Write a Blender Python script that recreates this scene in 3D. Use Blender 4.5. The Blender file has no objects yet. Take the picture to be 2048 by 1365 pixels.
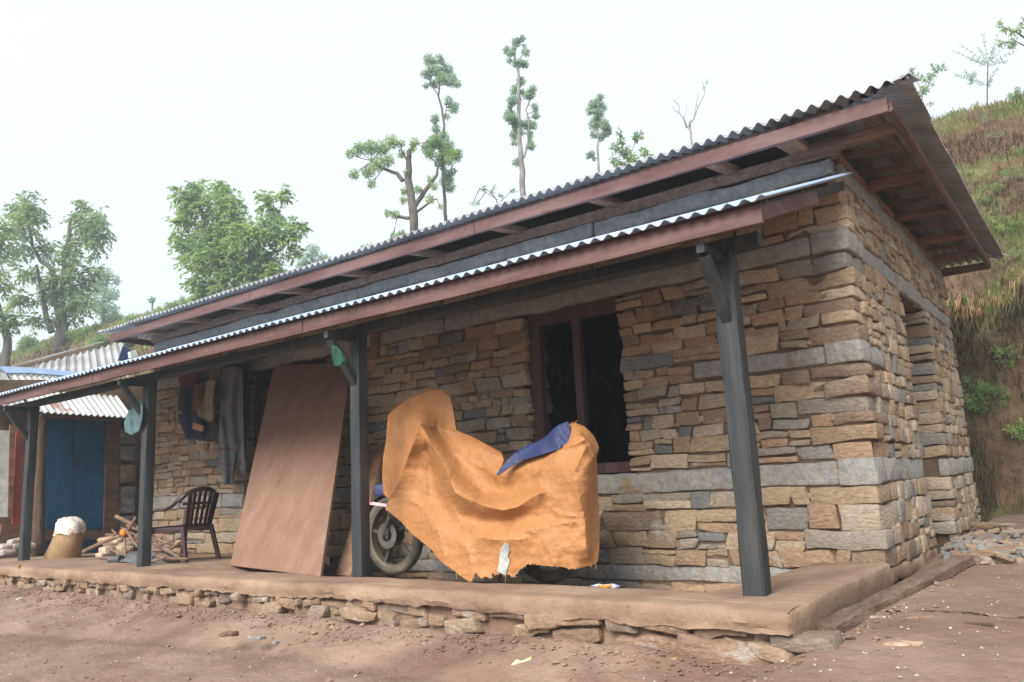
import bpy, math, random
import numpy as np
from mathutils import Vector, Matrix, noise
from mathutils.geometry import delaunay_2d_cdt
random.seed(7)
R=random.Random(11)
S=0.68                       # layout units -> metres
SC=bpy.context.scene
# ------------------------------------------------------------------ camera
CX=np.array([1.571,-7.088,0.787]); YAW,PIT,ROL,FPX=36.745,10.331,-2.784,1557.75
def _axes():
    y,p,r=np.radians([YAW,PIT,ROL])
    f=np.array([-np.sin(y)*np.cos(p),np.cos(y)*np.cos(p),np.sin(p)])
    ri=np.array([np.cos(y),np.sin(y),0.]); up=np.cross(ri,f)
    return np.cos(r)*ri+np.sin(r)*up, -np.sin(r)*ri+np.cos(r)*up, f
RI,UP,FW=_axes(); FH=np.array([FW[0],FW[1],0]); FH/=np.linalg.norm(FH)
cam=bpy.data.cameras.new('camera'); co=bpy.data.objects.new('camera',cam); SC.collection.objects.link(co)
cam.sensor_width=36; cam.lens=FPX/2048*36; cam.clip_start=.05; cam.clip_end=2000
m=Matrix(((RI[0],UP[0],-FW[0]),(RI[1],UP[1],-FW[1]),(RI[2],UP[2],-FW[2]))).to_4x4()
m.translation=Vector(CX*S); co.matrix_world=m; SC.camera=co
cam.dof.use_dof=False
# ------------------------------------------------------------------ light
SUN_EL,SUN_AZ=math.radians(38),math.radians(172)    # azimuth clockwise from +Y
W=bpy.data.worlds.new('World'); SC.world=W; W.use_nodes=True
nt=W.node_tree; nt.nodes.clear()
sky=nt.nodes.new('ShaderNodeTexSky'); sky.sky_type='NISHITA'; sky.sun_disc=False
sky.sun_elevation=SUN_EL; sky.sun_rotation=SUN_AZ; sky.air_density=1; sky.dust_density=5; sky.ozone_density=1
hs=nt.nodes.new('ShaderNodeHueSaturation'); hs.inputs['Saturation'].default_value=.22; hs.inputs['Value'].default_value=1.
mx=nt.nodes.new('ShaderNodeMix'); mx.data_type='RGBA'; mx.inputs['Factor'].default_value=.75
mx.inputs[7].default_value=(7.6,8.3,9.0,1)            # even cloud cover
bg=nt.nodes.new('ShaderNodeBackground'); bg.inputs['Strength'].default_value=.10
out=nt.nodes.new('ShaderNodeOutputWorld')
nt.links.new(sky.outputs[0],hs.inputs['Color']); nt.links.new(hs.outputs[0],mx.inputs[6]); nt.links.new(mx.outputs[2],bg.inputs[0]); nt.links.new(bg.outputs[0],out.inputs[0])
sl=bpy.data.lights.new('sun','SUN'); sl.energy=3.9; sl.angle=math.radians(34); sl.color=(1,.95,.88)
so=bpy.data.objects.new('sun',sl); SC.collection.objects.link(so)
sd=Vector((math.sin(SUN_AZ)*math.cos(SUN_EL),math.cos(SUN_AZ)*math.cos(SUN_EL),math.sin(SUN_EL)))
so.rotation_euler=sd.to_track_quat('Z','Y').to_euler()
SC.view_settings.view_transform='Standard'; SC.view_settings.look='None'; SC.view_settings.gamma=1
SC.view_settings.use_curve_mapping=False; SC.view_settings.exposure=0.70
SC.cycles.max_bounces=8; SC.cycles.diffuse_bounces=5; SC.cycles.use_denoising=True
SC.cycles.transparent_max_bounces=12
# ------------------------------------------------------------------ projections (picture px of the 2048 frame -> place)
def ray(px,py): return FW+RI*(px-1024)/FPX+UP*(682.5-py)/FPX
def onp(px,py,ax,v):
    d=ray(px,py); t=(v-CX[ax])/d[ax]; return CX+t*d
def atd(px,py,D):
    d=ray(px,py); return CX+d*(D/(d@FH))
def proj(P):
    d=np.asarray(P,float)-CX; z=d@FW; return 1024+FPX*(d@RI)/z, 682.5-FPX*(d@UP)/z, z
# ------------------------------------------------------------------ noise (vectorised)
def _h(i,j,k,s):
    n=(i*374761393+j*668265263+k*2147483647//7+s*1274126177)&0x7fffffff
    n=((n^(n>>13))*1274126177)&0x7fffffff
    return ((n^(n>>16))&0xffff)/65535.*2-1
def vn(p,s=0):
    p=np.asarray(p,float); i=np.floor(p).astype(np.int64); f=p-i; f=f*f*(3-2*f); o=0
    for a in (0,1):
        for b in (0,1):
            for c in (0,1):
                w=(f[...,0] if a else 1-f[...,0])*(f[...,1] if b else 1-f[...,1])*(f[...,2] if c else 1-f[...,2])
                o=o+w*_h(i[...,0]+a,i[...,1]+b,i[...,2]+c,s)
    return o
def fbm(p,o=4,s=0):
    p=np.asarray(p,float); r=0; a=1
    for k in range(o): r=r+a*vn(p*2**k+17.3*k,s+k); a*=.5
    return r
def fb2(x,y,f=1,o=4,s=0): return fbm(np.stack([np.asarray(x)*f,np.asarray(y)*f,np.zeros_like(x)+.37],-1),o,s)
# ------------------------------------------------------------------ materials
def M(name,col,col2=None,scale=5,lo=.35,hi=.65,rough=.85,bump=.3,bscale=30,stretch=(1,1,1),attr=False,vary=.25,metal=0.,stain=None,stain_t=.6,stain_scale=3,transl=0,detail=6,spec=.3,attrcol=False,bdist=.01,stain_w=.08):
    m=bpy.data.materials.new(name); m.use_nodes=True; n=m.node_tree; N=n.nodes; L=n.links; N.clear()
    out=N.new('ShaderNodeOutputMaterial'); b=N.new('ShaderNodeBsdfPrincipled')
    b.inputs['Roughness'].default_value=rough; b.inputs['Metallic'].default_value=metal; b.inputs['Specular IOR Level'].default_value=spec
    g=N.new('ShaderNodeNewGeometry'); mp=N.new('ShaderNodeMapping'); mp.inputs['Scale'].default_value=stretch; L.new(g.outputs['Position'],mp.inputs[0])
    def nz(sc,det=detail,r=.6):
        t=N.new('ShaderNodeTexNoise'); t.inputs['Scale'].default_value=sc; t.inputs['Detail'].default_value=det; t.inputs['Roughness'].default_value=r; L.new(mp.outputs[0],t.inputs['Vector']); return t
    def mr(src,a,bb,c=0,d=1):
        t=N.new('ShaderNodeMapRange'); t.inputs[1].default_value=a; t.inputs[2].default_value=bb; t.inputs[3].default_value=c; t.inputs[4].default_value=d; L.new(src,t.inputs[0]); return t.outputs[0]
    def mix(f,a,bb,mode='MIX'):
        t=N.new('ShaderNodeMix'); t.data_type='RGBA'; t.blend_type=mode
        for sck,v in ((0,f),(6,a),(7,bb)):
            if isinstance(v,(int,float)): t.inputs[sck].default_value=v
            elif isinstance(v,tuple): t.inputs[sck].default_value=(*v,1)
            else: L.new(v,t.inputs[sck])
        return t.outputs[2]
    base=col
    if attr or attrcol:
        a=N.new('ShaderNodeAttribute'); a.attribute_name='tint'; base=a.outputs['Color']
        if not attrcol: base=mix(1.,base,tuple(col),'MULTIPLY')
    if col2: base=mix(mr(nz(scale).outputs[0],lo,hi),base,col2)
    if stain: base=mix(mr(nz(stain_scale,8,.65).outputs[0],stain_t,stain_t+stain_w),base,stain)
    v=mr(nz(scale*4.3,8,.7).outputs[0],.3,.7,1-vary,1+vary)
    t=N.new('ShaderNodeVectorMath'); t.operation='SCALE'
    if isinstance(base,tuple): t.inputs[0].default_value=base
    else: L.new(base,t.inputs[0])
    L.new(v,t.inputs['Scale']); L.new(t.outputs[0],b.inputs['Base Color'])
    if bump:
        bp=N.new('ShaderNodeBump'); bp.inputs['Strength'].default_value=bump; bp.inputs['Distance'].default_value=bdist
        L.new(nz(bscale,8,.65).outputs[0],bp.inputs['Height']); L.new(bp.outputs[0],b.inputs['Normal'])
    if transl:
        tr=N.new('ShaderNodeBsdfTranslucent'); L.new(t.outputs[0],tr.inputs[0]); ms=N.new('ShaderNodeMixShader'); ms.inputs[0].default_value=transl
        L.new(b.outputs[0],ms.inputs[1]); L.new(tr.outputs[0],ms.inputs[2]); L.new(ms.outputs[0],out.inputs[0])
    else: L.new(b.outputs[0],out.inputs[0])
    return m
MT={}
MT['stone']=M('stone',(1,1,1),attr=True,scale=7,vary=.32,bump=.9,bscale=28,stretch=(1,1,1.9),stain=(.47,.44,.40),stain_t=.56,stain_scale=4,rough=.9,bdist=.025,stain_w=.16)
MT['mudjoint']=M('mud_joint',(.11,.075,.05),(.20,.14,.095),scale=4,bump=.9,bscale=40,rough=.95,bdist=.02)
MT['concrete']=M('cement_band',(.30,.30,.30),(.37,.34,.30),scale=5,bump=.8,bscale=35,vary=.3,stain=(.30,.225,.145),stain_t=.57,stain_scale=3.5,rough=.9,bdist=.03)
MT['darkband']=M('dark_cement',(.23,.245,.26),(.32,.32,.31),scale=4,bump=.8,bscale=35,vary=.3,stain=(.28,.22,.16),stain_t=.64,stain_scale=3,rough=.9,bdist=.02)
MT['mud']=M('dried_mud',(.19,.12,.085),(.31,.22,.155),scale=2.2,bump=.7,bscale=22,vary=.12,rough=.92,bdist=.02,stain=(.24,.14,.09),stain_t=.62,stain_scale=2)
MT['ground']=M('bare_earth',(.16,.10,.070),(.27,.19,.142),scale=1.3,bump=1.,bscale=18,vary=.13,rough=.9,bdist=.02,stain=(.15,.085,.06),stain_t=.53,stain_scale=1.7,stain_w=.2)
MT['soil']=M('hill_soil',(.085,.052,.034),(.17,.11,.065),scale=1.3,bump=1,bscale=9,vary=.4,rough=.95,stain=(.16,.17,.06),stain_t=.52,stain_scale=.9,bdist=.1,stain_w=.15)
MT['redpaint']=M('dark_red_paint',(.088,.040,.037),(.15,.09,.085),scale=3,stretch=(.5,.5,3),bump=.25,bscale=25,vary=.2,rough=.6,stain=(.09,.04,.035),stain_t=.6)
MT['frame']=M('dark_frame_paint',(.075,.034,.034),(.11,.06,.055),scale=3,stretch=(3,3,.5),bump=.25,bscale=25,vary=.2,rough=.6)
MT['rawwood']=M('raw_wood',(.20,.105,.065),(.11,.06,.042),scale=4,stretch=(1,1,4),bump=.5,bscale=20,vary=.3,rough=.85)
MT['rawwood_y']=M('raw_wood_light',(.26,.14,.085),(.15,.09,.06),scale=4,stretch=(4,.6,4),bump=.5,bscale=16,vary=.3,rough=.85)
MT['plank']=M('old_plank',(.14,.085,.062),(.23,.155,.12),scale=6,stretch=(3,.4,3),bump=.6,bscale=12,vary=.3,rough=.85)
MT['blackwood']=M('black_painted_timber',(.026,.03,.034),(.06,.058,.056),scale=4,stretch=(4,4,.35),bump=.5,bscale=14,vary=.25,rough=.6,lo=.45,hi=.75)
MT['galv']=M('weathered_galvanised_sheet',(.40,.41,.42),(.27,.25,.235),scale=2,bump=.1,vary=.15,rough=.5,metal=.25,stretch=(1,1,1))
MT['skygalv']=M('galvanised_sheet_sky_tint',(.42,.56,.78),(.5,.62,.8),scale=2,bump=.05,vary=.08,rough=.4,metal=.35)  # blue-white sky reflection put into the base colour
MT['shedtin']=M('shed_tin',(.50,.52,.52),(.38,.36,.34),scale=1.5,bump=.1,vary=.15,rough=.55,metal=.15,stain=(.30,.16,.12),stain_t=.62,stain_scale=1.2)
MT['ply']=M('plywood',(.235,.14,.10),(.19,.105,.072),scale=2,stretch=(3,3,.5),bump=.12,bscale=25,vary=.13,rough=.65,stain=(.28,.18,.13),stain_t=.58,stain_scale=2.5,stain_w=.2)
MT['tarp']=M('orange_woven_tarp',(.47,.215,.08),(.40,.175,.06),scale=3,bump=.75,bscale=22,vary=.10,rough=.5,spec=.4,transl=.12,bdist=.02,stain=(.52,.27,.12),stain_t=.6,stain_w=.2)
MT['bluetarp']=M('blue_woven_tarp',(.02,.028,.085),(.03,.04,.12),scale=5,bump=.5,bscale=30,vary=.15,rough=.5)
MT['tape']=M('grey_tape',(.42,.43,.42),(.3,.3,.29),scale=8,bump=.4,bscale=40,rough=.6)
MT['rubber']=M('tyre_rubber',(.035,.034,.033),(.15,.125,.095),scale=5,bump=.3,bscale=60,rough=.8)
MT['darkmetal']=M('dark_metal',(.035,.035,.038),(.10,.085,.07),scale=8,bump=.1,rough=.5,metal=.4)
MT['rim']=M('wheel_rim',(.085,.07,.055),(.15,.12,.09),scale=6,bump=.1,rough=.5,metal=.4)
MT['alloy']=M('dull_alloy',(.2,.19,.18),(.10,.09,.08),scale=8,bump=.1,rough=.45,metal=.7)
MT['plastic']=M('brown_plastic',(.045,.02,.022),(.055,.027,.027),scale=5,bump=.05,vary=.1,rough=.28,spec=.6)
MT['bluepaint']=M('blue_paint',(.02,.13,.27),(.015,.09,.19),scale=3,bump=.15,vary=.15,rough=.5,stain=(.035,.025,.05),stain_t=.66,stain_scale=4,stain_w=.03)
MT['barkpole']=M('bark_pole',(.17,.11,.075),(.08,.05,.035),scale=6,stretch=(2,2,.4),bump=1,bscale=15,rough=.9,bdist=.03)
MT['white']=M('white_panel',(.62,.66,.62),(.5,.52,.48),scale=3,bump=.2,rough=.6)
MT['plasticbag']=M('white_plastic',(.66,.62,.56),(.55,.42,.34),scale=9,bump=.7,bscale=30,rough=.4,bdist=.02,lo=.55,hi=.7)
MT['sack']=M('woven_sack',(.34,.22,.12),(.27,.17,.09),scale=8,bump=.5,bscale=60,vary=.15,rough=.7)
MT['stick']=M('dry_stick',(.25,.16,.11),(.13,.08,.055),scale=9,bump=.6,bscale=30,rough=.9)
MT['ash']=M('ash',(.13,.14,.15),(.08,.08,.085),scale=9,bump=.8,bscale=40,rough=.95)
MT['bark']=M('tree_bark',(.07,.058,.05),(.14,.125,.11),scale=3,bump=.8,bscale=10,rough=.9,bdist=.05)
MT['palebark']=M('pale_bark',(.30,.29,.28),(.16,.14,.13),scale=3,bump=.5,bscale=10,rough=.9,bdist=.05)
def leafm(n,c,c2): return M(n,c,c2,scale=1.2,bump=0,vary=.35,rough=.55,transl=.6,detail=3)
MT['leaf_dark']=leafm('leaf_green',(.24,.36,.18),(.38,.48,.20))
MT['leaf_fresh']=leafm('leaf_fresh',(.42,.54,.19),(.24,.38,.18))
MT['leaf_pale']=leafm('leaf_pale',(.30,.44,.33),(.40,.52,.34))
MT['grass']=M('grass_blades',(1,1,1),attr=True,scale=2,bump=0,vary=.2,rough=.7,transl=.35)
def cloth(n,c,c2=None,sc=8): return M('cloth_'+n,c,c2 or tuple(x*.7 for x in c),scale=sc,bump=.3,bscale=60,vary=.2,rough=.9)
# ------------------------------------------------------------------ mesh helpers
COL=SC.collection
LOCS={}
def tagp(o,label=None,cat=None,group=None,kind=None):
    if label: o['label']=label
    if cat: o['category']=cat
    if group: o['group']=group
    if kind: o['kind']=kind
    return o
def link(o,parent,loc):
    """loc: world position in layout units"""
    COL.objects.link(o); LOCS[o.name]=np.array(loc,float)
    if parent is not None:
        o.parent=parent; d=np.array(loc)-LOCS[parent.name]
    else: d=np.array(loc)
    o.location=Vector(d*S); return o
def empty(name,loc,label,cat,group=None,kind=None):
    o=bpy.data.objects.new(name,None); o.empty_display_size=.2; link(o,None,loc); return tagp(o,label,cat,group,kind)
def mesh_obj(name,V,F,mat,parent=None,tint=None,smooth=None,origin=None,uvless=True):
    V=np.asarray(V,float)
    lo,hi=V.min(0),V.max(0); c=(lo+hi)/2; c[2]=lo[2] if parent is None else c[2]
    if origin is not None: c=np.array(origin,float)
    me=bpy.data.meshes.new(name); lv=(V-c)*S
    if isinstance(F,np.ndarray):
        k=F.shape[1]; me.vertices.add(len(lv)); me.vertices.foreach_set('co',lv.astype(np.float32).ravel())
        me.loops.add(F.size); me.loops.foreach_set('vertex_index',F.astype(np.int32).ravel())
        me.polygons.add(len(F)); me.polygons.foreach_set('loop_start',np.arange(0,F.size,k,dtype=np.int32)); me.update(calc_edges=True)
    else:
        me.from_pydata([tuple(v) for v in lv],[],F); me.update()
    if mat is not None:
        for mm in (mat if isinstance(mat,(list,tuple)) else [mat]): me.materials.append(mm)
    if tint is not None:
        a=me.color_attributes.new('tint','FLOAT_COLOR','POINT'); t=np.ones((len(V),4),np.float32); t[:,:3]=tint
        a.data.foreach_set('color',t.ravel())
    if smooth is not None:
        me.polygons.foreach_set('use_smooth',[True]*len(me.polygons))
        if smooth<180: me.set_sharp_from_angle(angle=math.radians(smooth))
    o=bpy.data.objects.new(name,me); link(o,parent,c); return o
class MB:
    def __init__(s): s.v=[]; s.f=[]; s.t=[]
    def add(s,V,F,tint=None):
        k=len(s.v); s.v+= [tuple(x) for x in V]; s.f+=[tuple(i+k for i in f) for f in F]
        s.t+= [tint or (1,1,1)]*len(V); return s
    def box(s,x0,x1,y0,y1,z0,z1,tint=None):
        V=[(x,y,z) for x in (x0,x1) for y in (y0,y1) for z in (z0,z1)]
        return s.add(V,[(0,1,3,2),(4,6,7,5),(0,4,5,1),(2,3,7,6),(0,2,6,4),(1,5,7,3)],tint)
    def beam(s,p,q,w,h,up=(0,0,1),n=1,jit=0,ch=.12,tint=None):
        """squared timber from p to q, chamfered arrises, n segments with wobble"""
        p=np.array(p,float); q=np.array(q,float); d=q-p; L=np.linalg.norm(d); d/=L; u=np.array(up,float); a=np.cross(d,u); a/=np.linalg.norm(a); b=np.cross(a,d)
        c=min(w,h)*ch; pr=[(-w/2+c,-h/2),(w/2-c,-h/2),(w/2,-h/2+c),(w/2,h/2-c),(w/2-c,h/2),(-w/2+c,h/2),(-w/2,h/2-c),(-w/2,-h/2+c)]
        V=[];F=[]
        for i in range(n+1):
            o=p+d*L*i/n
            for x,y in pr: V.append(o+a*(x+R.uniform(-jit,jit))+b*(y+R.uniform(-jit,jit)))
        for i in range(n):
            for k in range(8): F.append((i*8+k,i*8+(k+1)%8,(i+1)*8+(k+1)%8,(i+1)*8+k))
        F.append(tuple(range(7,-1,-1))); F.append(tuple(n*8+k for k in range(8)))
        return s.add(V,F,tint)
    def tube(s,pts,rad,n=8,cap=True,tint=None,jit=0,sq=None):
        pts=[np.array(p,float) for p in pts]; m=len(pts)
        if not hasattr(rad,'__len__'): rad=[rad]*m
        V=[];F=[]; ref=None
        for i,p in enumerate(pts):
            d=pts[min(i+1,m-1)]-pts[max(i-1,0)]; d=d/(np.linalg.norm(d)+1e-9)
            if ref is None: ref=np.array([0,0,1.]) if abs(d[2])<.9 else np.array([1.,0,0])
            a=np.cross(d,ref); a/=np.linalg.norm(a)+1e-9; b=np.cross(a,d); ref=b
            for k in range(n):
                t=2*math.pi*k/n; r=rad[i]*(1+R.uniform(-jit,jit))
                V.append(p+(a*math.cos(t)+b*math.sin(t)*(sq or 1))*r)
        for i in range(m-1):
            for k in range(n): F.append((i*n+k,i*n+(k+1)%n,(i+1)*n+(k+1)%n,(i+1)*n+k))
        if cap: F.append(tuple(range(n-1,-1,-1))); F.append(tuple((m-1)*n+k for k in range(n)))
        return s.add(V,F,tint)
    def ring(s,c,ax,r,prof,n=32,a0=0,a1=2*math.pi):
        """revolve closed profile [(dr,dw)] about axis ax through c"""
        ax=np.array(ax,float); ax/=np.linalg.norm(ax); u=np.cross(ax,(0,0,1.)); u/=np.linalg.norm(u); w=np.cross(ax,u); V=[];F=[];k=len(prof)
        full=abs(a1-a0-2*math.pi)<1e-6; nn=n if full else n+1
        for i in range(nn):
            t=a0+(a1-a0)*i/n
            for dr,dw in prof: V.append(np.array(c)+(u*math.cos(t)+w*math.sin(t))*(r+dr)+ax*dw)
        for i in range(n):
            j=(i+1)%nn
            for q in range(k): F.append((i*k+q,i*k+(q+1)%k,j*k+(q+1)%k,j*k+q))
        if not full: F.append(tuple(range(k-1,-1,-1))); F.append(tuple(n*k+q for q in range(k)))
        return s.add(V,F)
    def build(s,name,mat,parent=None,label=None,cat=None,group=None,kind=None,smooth=35,origin=None,tint=True):
        tt=np.array(s.t) if any(x!=(1,1,1) for x in s.t) else None
        o=mesh_obj(name,np.array(s.v),s.f,mat,parent,tint=tt,smooth=smooth,origin=origin)
        return tagp(o,label,cat,group,kind)
def rough(x0,x1,y0,y1,z0,z1,cell=.09,r=.02,amp=.012,freq=6,seed=0,tint=None,slant=0,tilt=0,bev=True):
    """irregular rounded block: lattice box, bevelled edges, noise. returns V,F"""
    c=np.array([(x0+x1)/2,(y0+y1)/2,(z0+z1)/2]); h=np.array([(x1-x0)/2,(y1-y0)/2,(z1-z0)/2]); r=min(r,h.min()*.6)
    ts=[]
    for a in range(3):
        n=max(0,int(round((2*h[a]-2*r)/cell))-1); 
        inner=list(np.linspace(-h[a]+r,h[a]-r,n+2)); ts.append([-h[a]]+inner+[h[a]])
    nx,ny,nz=[len(t) for t in ts]; idx={};V=[];F=[]
    def vi(i,j,k):
        q=(i,j,k)
        if q not in idx: idx[q]=len(V); V.append((ts[0][i],ts[1][j],ts[2][k]))
        return idx[q]
    for j in range(ny-1):
        for k in range(nz-1):
            F.append((vi(0,j,k),vi(0,j,k+1),vi(0,j+1,k+1),vi(0,j+1,k))); F.append((vi(nx-1,j,k),vi(nx-1,j+1,k),vi(nx-1,j+1,k+1),vi(nx-1,j,k+1)))
    for i in range(nx-1):
        for k in range(nz-1):
            F.append((vi(i,0,k),vi(i+1,0,k),vi(i+1,0,k+1),vi(i,0,k+1))); F.append((vi(i,ny-1,k),vi(i,ny-1,k+1),vi(i+1,ny-1,k+1),vi(i+1,ny-1,k)))
    for i in range(nx-1):
        for j in range(ny-1):
            F.append((vi(i,j,0),vi(i,j+1,0),vi(i+1,j+1,0),vi(i+1,j,0))); F.append((vi(i,j,nz-1),vi(i+1,j,nz-1),vi(i+1,j+1,nz-1),vi(i,j+1,nz-1)))
    P=np.array(V); q=np.clip(P,-(h-r),h-r); d=P-q; L=np.linalg.norm(d,axis=1,keepdims=True); L[L==0]=1; P=q+d/L*r
    P0=P.copy(); P[:,0]+=P0[:,2]*slant; P[:,2]+=P0[:,0]*tilt
    W=P+c+seed*3.71
    D=np.stack([fbm(W*freq,2,s) for s in (1,2,3)],-1); D2=np.stack([vn(W*freq*.35,s) for s in (7,8,9)],-1)
    return P+c+D*amp+D2*amp*1.7,F
def cdt(poly,spacing,extra=None,jit=.25):
    """triangulate a polygon (picture px or any 2d) with interior points"""
    P=[np.array(p,float) for p in poly]; B=[]
    for i in range(len(P)):
        a,b=P[i],P[(i+1)%len(P)]; n=max(1,int(np.linalg.norm(b-a)/spacing))
        for k in range(n): B.append(a+(b-a)*k/n)
    nb=len(B); A=np.array(P); lo,hi=A.min(0),A.max(0); pts=list(B)
    rr=random.Random(3)
    xs=np.arange(lo[0],hi[0],spacing); ys=np.arange(lo[1],hi[1],spacing)
    def inside(p):
        c=False; j=len(P)-1
        for i in range(len(P)):
            if (P[i][1]>p[1])!=(P[j][1]>p[1]) and p[0]<(P[j][0]-P[i][0])*(p[1]-P[i][1])/(P[j][1]-P[i][1])+P[i][0]: c=not c
            j=i
        return c
    ex=[]
    for ln in (extra or []):
        for a,b in zip(ln[:-1],ln[1:]):
            a,b=np.array(a,float),np.array(b,float); n=max(1,int(np.linalg.norm(b-a)/(spacing*.8)))
            for k in range(n): ex.append(a+(b-a)*k/n)
    ex=[p for p in ex if inside(p)]; pts+=ex
    Bn=np.array(B+ex)
    for x in xs:
        for y in ys:
            p=np.array([x+rr.uniform(-jit,jit)*spacing,y+rr.uniform(-jit,jit)*spacing])
            if inside(p) and np.min(np.hypot(*(Bn-p).T))>spacing*.45: pts.append(p)
    r=delaunay_2d_cdt([Vector(p) for p in pts],[(i,(i+1)%nb) for i in range(nb)],[],1,1e-5)
    V=np.array([tuple(v) for v in r[0]]); return V,[tuple(f) for f in r[2]],nb
def rbf(ctrl):
    C=np.array(ctrl,float); X=C[:,:2]/100; d=np.linalg.norm(X[:,None]-X[None],axis=-1)
    n=len(C); A=np.zeros((n+3,n+3)); A[:n,:n]=d; A[:n,n]=1; A[:n,n+1:]=X; A[n,:n]=1; A[n+1:,:n]=X.T
    w=np.linalg.solve(A,np.concatenate([C[:,2],[0,0,0]]))
    def f(p):
        p=np.asarray(p)/100; dd=np.linalg.norm(p[:,None]-X[None],axis=-1); return dd@w[:n]+w[n]+p@w[n+1:]
    return f
# ------------------------------------------------------------------ ground
YB=6.35
PROF=[(-999,0),(YB,0)]
for px,py,y in ((1988,880,6.75),(1995,640,7.25),(2000,520,7.9),(2010,432,9.0)): PROF.append((y,onp(px,py,1,y)[2]))
PROF.append((9.9,PROF[-1][1]+.12)); 
PROF.append((10.35,onp(2000,312,1,10.35)[2])); PROF.append((11.3,PROF[-1][1]+.12)); PROF.append((11.8,onp(2000,236,1,11.8)[2])); PROF.append((14,onp(2000,192,1,14)[2]))
PROF+= [(22,PROF[-1][1]-.3),(60,PROF[-1][1]-6),(400,PROF[-1][1]-10)]
PR=np.array(PROF)
def hillz(x,y):
    x=np.asarray(x,float); y=np.asarray(y,float)
    w=np.clip((y-YB)/1.5,0,1)
    yy=y+w*(fb2(x,y*0,.16,3,5)*.35+fb2(x,y,.9,3,6)*.10)
    z=np.interp(yy,PR[:,0],PR[:,1])
    z=z+np.clip((y-YB)/5,0,1)*np.clip((-x-9)/26,0,1.8)*1.05
    return z+w*(fb2(x,y,1.2,4,8)*.10+fb2(x,y,4.0,3,8)*.085+fb2(x,y,.12,2,9)*.15)
def groundz(x,y):
    x=np.asarray(x,float); y=np.asarray(y,float)
    # yard in front of the veranda
    d=np.clip(-2.5-y,0,None)
    front=-.30-.16*(1-np.exp(-d/.55))-.02*np.clip(d,0,3)
    front=front+.13*np.clip((-x-7)/5,0,1)*np.exp(-d/.5)*.3
    right=np.interp(y,[-3.6,-2.5,-1,1.5,4,6.4],[-.36,-.19,-.15,-.10,-.03,.0])
    t=np.clip((x+.25)/.45,0,1); t=t*t*(3-2*t)
    z=front*(1-t)+right*t
    nr=np.exp(-((np.abs(y+2.75))/.35)**2)*(1-t); z=z+fb2(x,y,1.1,4,21)*.022+fb2(x,y,5,3,22)*.007+nr*(fb2(x,y,3.2,3,23)*.03+.02)+fb2(x,y,.6,2,24)*.02
    # wheel rut and low bank along the ledge
    z=z-.03*np.exp(-((y+3.35+.25*np.sin(x*.5))/.14)**2)*(1-t)
    inner=(x<-.2)&(y>-2.3)
    z=np.where(inner,-.45,z)
    return z
def allz(x,y):
    y=np.asarray(y,float); return np.where(y>YB,hillz(x,y)+groundz(x,YB+0*y)*np.exp(-(y-YB)*2),groundz(x,y))
def axis(lo,a,b,hi,step,g=1.25):
    m=list(np.arange(a,b,step)); L=[a];s=step
    while L[-1]>lo: s*=g; L.append(L[-1]-s)
    H=[m[-1]];s=step
    while H[-1]<hi: s*=g; H.append(H[-1]+s)
    return np.array(L[:0:-1]+m+H[1:])
def grid_obj(name,xs,ys,fn,mat,kind='structure'):
    X,Y=np.meshgrid(xs,ys,indexing='ij'); Z=fn(X,Y); V=np.stack([X,Y,Z],-1).reshape(-1,3); n,m_=len(xs),len(ys)
    i=np.arange(n-1)[:,None]*m_+np.arange(m_-1)[None]; F=np.stack([i,i+m_,i+m_+1,i+1],-1).reshape(-1,4)
    o=mesh_obj(name,V,F,mat,smooth=180,origin=(0,0,0)); return tagp(o,kind=kind)
g=grid_obj('ground',axis(-500,-9,3.2,500,.05,1.12),np.append(axis(-500,-5.2,-1.4,-1.3,.05,1.15)[:-1],np.append(np.arange(-1.4,YB,.1),YB)),groundz,MT['ground'])
tagp(g,'bare reddish brown earth yard in front of the stone house')
_l=axis(-520,-70,-2.5,500,.22,1.15); _l=_l[_l<-2.6]; _r=axis(-520,-2.5,4.5,500,.07,1.12); HX=np.concatenate([_l,_r[_r>=-2.5]])
ys=np.concatenate([np.arange(YB,14.5,.07),14.5+1.15**np.arange(0,42)-1+.1])
h=grid_obj('hillside',HX,ys,lambda x,y:np.where(y<=YB+1e-6,groundz(x,y),allz(x,y)),MT['soil'])
tagp(h,'terraced hillside of brown soil and grass rising behind the house')
# ------------------------------------------------------------------ house
house=empty('stone_house',(-5.7,2.8,-.1),'long rubble stone house with a low tin roof and open front veranda','house')
TINTS=[(.40,.30,.20),(.47,.375,.27),(.36,.255,.165),(.27,.195,.14),(.41,.34,.26),(.27,.25,.225),(.20,.20,.20),(.39,.265,.175),(.43,.325,.215),(.33,.285,.235)]
TW=[5,4,5,3,3,2,1.5,4,4,3]
def tint():
    t=R.choices(TINTS,TW)[0]; k=R.uniform(.82,1.12); return tuple(x*k for x in t)
STONES=[]   # (area, wallkey, V, F, tint)
def stone(wall,*a,**k):
    tn=k.pop('tint',None) or tint()
    V,F=rough(*a,seed=len(STONES)%97,**k)
    p=np.array([proj(v) for v in V[::3]]); w=p[:,0].max()-p[:,0].min(); hh=p[:,1].max()-p[:,1].min()
    vis=(p[:,2].min()>0) and p[:,0].min()<2048 and p[:,0].max()>0
    STONES.append((w*hh if vis else 0,wall,V,F,tn))
OPEN_F=[(-3.55,-2.30,.84,2.70),(-8.88,-7.0,-.3,2.62)]
OPEN_S=[(2.12,3.62,-.3,2.66)]
BANDS_F=[(.63,.85),(2.66,2.86),(3.36,3.54)]
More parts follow.
